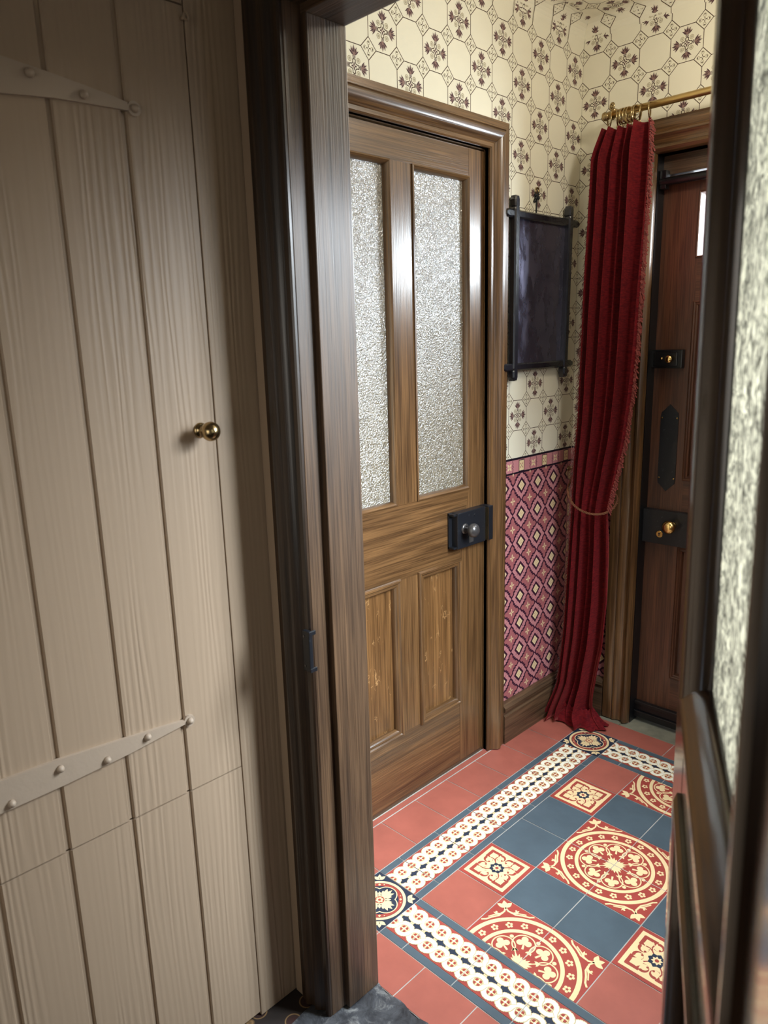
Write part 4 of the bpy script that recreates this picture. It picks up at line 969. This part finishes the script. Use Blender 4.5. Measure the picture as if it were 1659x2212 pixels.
for i, x in enumerate(ringx):
    if r0 is None:
        mb = MB(); mb.torus((0, 0, 0), (1, 0, 0), 0.0215, 0.0022, M_ABRASS, 32, 8); mb.torus((0, 0, -0.0265), (0, 1, 0), 0.0035, 0.0012, M_ABRASS, 12, 6); r0 = mb.build('curtain_ring', smooth=True); o = r0
    else:
        o = r0.copy(); C.objects.link(o)
    o.location = (x, RY, RZ - 0.0112); o.rotation_euler = (0, 0, random.uniform(-0.45, 0.45) + (0.9 if i == 0 else 0.25)); o.rotation_euler[1] = random.uniform(-0.08, 0.08)
    tag(o, rlab[i] or 'brass curtain ring in the tight bunch above the red curtain', 'curtain ring', 'brass curtain rings on the pole' if rlab[i] else 'bunched brass curtain rings')

LE = [(2.055, -0.160), (1.97, -0.187), (1.83, -0.190), (1.61, -0.197), (1.37, -0.200), (1.15, -0.204), (0.99, -0.214), (0.82, -0.219), (0.55, -0.231), (0.37, -0.239), (0.13, -0.262), (0.03, -0.290), (0.008, -0.300)]
RE = [(2.055, -0.004), (1.97, 0.003), (1.83, 0.002), (1.61, -0.002), (1.37, -0.006), (1.24, -0.013), (1.08, -0.030), (0.99, -0.050), (0.89, -0.071), (0.83, -0.082), (0.67, -0.076), (0.50, -0.076), (0.32, -0.090), (0.24, -0.105), (0.13, -0.122), (0.05, -0.120), (0.008, -0.085)]
def itp(tab, z):
    if z >= tab[0][0]: return tab[0][1]
    for (z1, x1), (z0, x0) in zip(tab, tab[1:]):
        if z0 <= z <= z1: t = (z - z0) / (z1 - z0); return x0 + t * (x1 - x0)
    return tab[-1][1]
NU, NV = 220, 110
def cpt(u, z):
    a, b = itp(LE, z), itp(RE, z)
    wob = 0.018 * math.sin(z * 2.1 + u * 6) + 0.010 * math.sin(z * 5.3 + 1.0)
    ph = 2 * PI * 5.2 * (1 - (1 - u) ** 1.45) + 0.7 * math.sin(z * 1.7) + wob * 9 + 0.9 * math.sin(u * 4.7 + z * 0.8)
    tie = math.exp(-((z - 0.84) / 0.10) ** 2); low = max(0.0, (0.16 - z) / 0.16)
    amp = 0.036 * (1 - 0.45 * tie) * (0.75 + 0.35 * math.sin(u * 9 + 0.6)) * (1 + 0.5 * low)
    top = max(0.0, (z - 1.99) / 0.065); amp *= (1 - 0.35 * top)
    s_ = math.sin(ph) + 0.22 * math.sin(2.3 * ph + 1 + z); prof_ = s_
    x = a + (b - a) * (u + 0.030 * math.cos(ph) * (0.6 + 0.4 * u)); y = 1.096 - amp * prof_ - 0.016 * tie - 0.035 * low * (0.6 + 0.6 * math.sin(3 * u + 0.5))
    # a broad turned-back leading fold
    lead = max(0.0, (u - 0.70) / 0.30); y -= 0.016 * math.sin(lead * PI) * (1 - tie)
    zz = z
    if z < 0.14: zz = z + 0.010 * low * math.sin(u * 23 + 2); zz = max(zz, 0.006); 
    if z > 1.98: zz = z + 0.0025 * math.sin(ph * 1.0) * top
    return (x, y, zz)
cur = empty('curtain', (-0.12, 1.096, 0.0), 'long fringed crimson velvet door curtain tied back beside the front door', 'curtain')
vs = []; fs = []
zs = [2.055 - (2.055 - 0.006) * (j / NV) for j in range(NV + 1)]
for j in range(NV + 1):
    for i in range(NU + 1): vs.append(cpt(i / NU, zs[j]))
for j in range(NV):
    for i in range(NU): a = j * (NU + 1) + i; fs.append([a, a + 1, a + NU + 2, a + NU + 1])
mb = MB(); mb.add(vs, fs, M_VELV); o = mb.build('drape', cur, smooth=True); o.matrix_parent_inverse = Matrix.Translation((0.12, -1.096, 0))
sd = o.modifiers.new('thick', 'SOLIDIFY'); sd.thickness = 0.003; sd.offset = 0
# puddled hem on the floor
vs = []; fs = []; n1, n2_ = 90, 16
for i in range(n1 + 1):
    t = i / n1; a = -2.9 + 3.6 * t
    for j in range(n2_ + 1):
        s_ = j / n2_; rr = 0.045 + 0.055 * s_ + 0.010 * math.sin(t * 34) * s_
        x = -0.198 + rr * 1.05 * math.cos(a) + 0.03 * t; y = 1.090 + rr * 0.62 * math.sin(a)
        z = 0.040 * (1 - s_) ** 1.5 + 0.018 * (1 - s_) + 0.004 + 0.009 * abs(math.sin(t * 27 + s_ * 3)) * (1 - 0.4 * s_)
        vs.append((max(x, -0.279), min(y, 1.150), z))
for i in range(n1):
    for j in range(n2_): a = i * (n2_ + 1) + j; fs.append([a, a + n2_ + 1, a + n2_ + 2, a + 1])
mb = MB(); mb.add(vs, fs, M_VELV); o = mb.build('hem', cur, smooth=True); o.matrix_parent_inverse = Matrix.Translation((0.12, -1.096, 0))
# fringes
def fringe(u, z1, z0, n, ln, side, name, dark=False):
    mb = MB(); vs = []; fs = []
    for k_ in range(n):
        z = z1 + (z0 - z1) * (k_ + random.random()) / n; x, y, zz = cpt(u, z); L = ln * random.uniform(0.6, 1.25)
        dx = side * L * random.uniform(0.35, 0.9); dz = -L * random.uniform(0.3, 0.9); dy = random.uniform(-0.5, 0.3) * L * 0.6
        y += random.uniform(-0.004, 0.002); wd = 0.0016
        p0 = Vector((x - side * 0.002, y, zz)); p1 = p0 + Vector((dx * 0.6, dy * 0.6, dz * 0.35)); p2 = p0 + Vector((dx, dy, dz))
        if p2.z < 0.005: p2.z = 0.005; p1.z = max(p1.z, 0.006)
        if p2.x < -0.276: p2.x = -0.276
        b = len(vs)
        for p in (p0, p1, p2):
            for ox, oy in ((wd, 0), (-wd * 0.5, wd), (-wd * 0.5, -wd)): vs.append((p.x + ox, p.y + oy, p.z + ox))
        for r_ in range(2):
            for q_ in range(3): fs.append([b + r_ * 3 + q_, b + r_ * 3 + (q_ + 1) % 3, b + r_ * 3 + 3 + (q_ + 1) % 3, b + r_ * 3 + 3 + q_])
    mb.add(vs, fs, M_FRINGE); o = mb.build(name, cur); o.matrix_parent_inverse = Matrix.Translation((0.12, -1.096, 0)); return o
fringe(1.0, 2.05, 0.84, 1500, 0.016, 1, 'leading_fringe'); fringe(0.0, 2.00, 0.10, 1500, 0.019, -1, 'back_fringe')
fringe(0.64, 1.80, 1.15, 420, 0.007, -1, 'folded_fringe'); fringe(0.5, 2.056, 2.045, 1, 0.004, 1, 'heading_fringe')
# tie-back: twisted cord from a hook in the corner, round the front of the curtain
hook = Vector((XL + 0.014, 1.186, 0.945))
path = [hook, Vector((-0.262, 1.130, 0.925)), Vector((-0.236, 1.062, 0.890)), Vector((-0.200, 1.036, 0.853)), Vector((-0.160, 1.030, 0.833)), Vector((-0.118, 1.034, 0.826)), Vector((-0.082, 1.052, 0.832)), Vector((-0.068, 1.088, 0.850)), Vector((-0.085, 1.135, 0.875)), Vector((-0.150, 1.172, 0.905)), Vector((-0.230, 1.186, 0.930)), hook + Vector((0.004, 0.002, -0.004))]
def cr(ps, n_=10):
    out = []
    for i in range(len(ps) - 1):
        p0, p1, p2, p3 = ps[max(i - 1, 0)], ps[i], ps[i + 1], ps[min(i + 2, len(ps) - 1)]
        for k_ in range(n_):
            t = k_ / n_; out.append(0.5 * ((2 * p1) + (-p0 + p2) * t + (2 * p0 - 5 * p1 + 4 * p2 - p3) * t * t + (-p0 + 3 * p1 - 3 * p2 + p3) * t ** 3))
    return out + [ps[-1]]
cl = cr(path, 14); mb = MB()
for s0 in (0, PI * 2 / 3, PI * 4 / 3):
    pts = []
    for i, p in enumerate(cl):
        t = (cl[min(i + 1, len(cl) - 1)] - cl[max(i - 1, 0)]).normalized(); a_ = t.cross(Vector((0, 0, 1))).normalized(); b_ = t.cross(a_); g_ = s0 + i * 0.55
        pts.append(p + 0.0024 * (math.cos(g_) * a_ + math.sin(g_) * b_))
    mb.tube(pts, 0.0020, M_CORD, 7)
tag(mb.build('curtain_tieback', smooth=True, loc=(-0.16, 1.03, 0.833)), 'twisted bronze cord tie-back looped around the red curtain', 'curtain tie-back')
mb = MB(); mb.lathe((XL, 1.186, 0.945), (1, 0, 0), [(0, 0.010), (0.002, 0.010), (0.004, 0.004), (0.020, 0.004)], M_ABRASS, 14); mb.torus((XL + 0.020, 1.186, 0.952), (0, 1, 0), 0.008, 0.0028, M_ABRASS, 18, 8)
tag(mb.build('tieback_hook', smooth=True, loc=(XL, 1.186, 0.945)), 'dark brass tie-back hook fixed in the corner beside the curtain', 'hook')
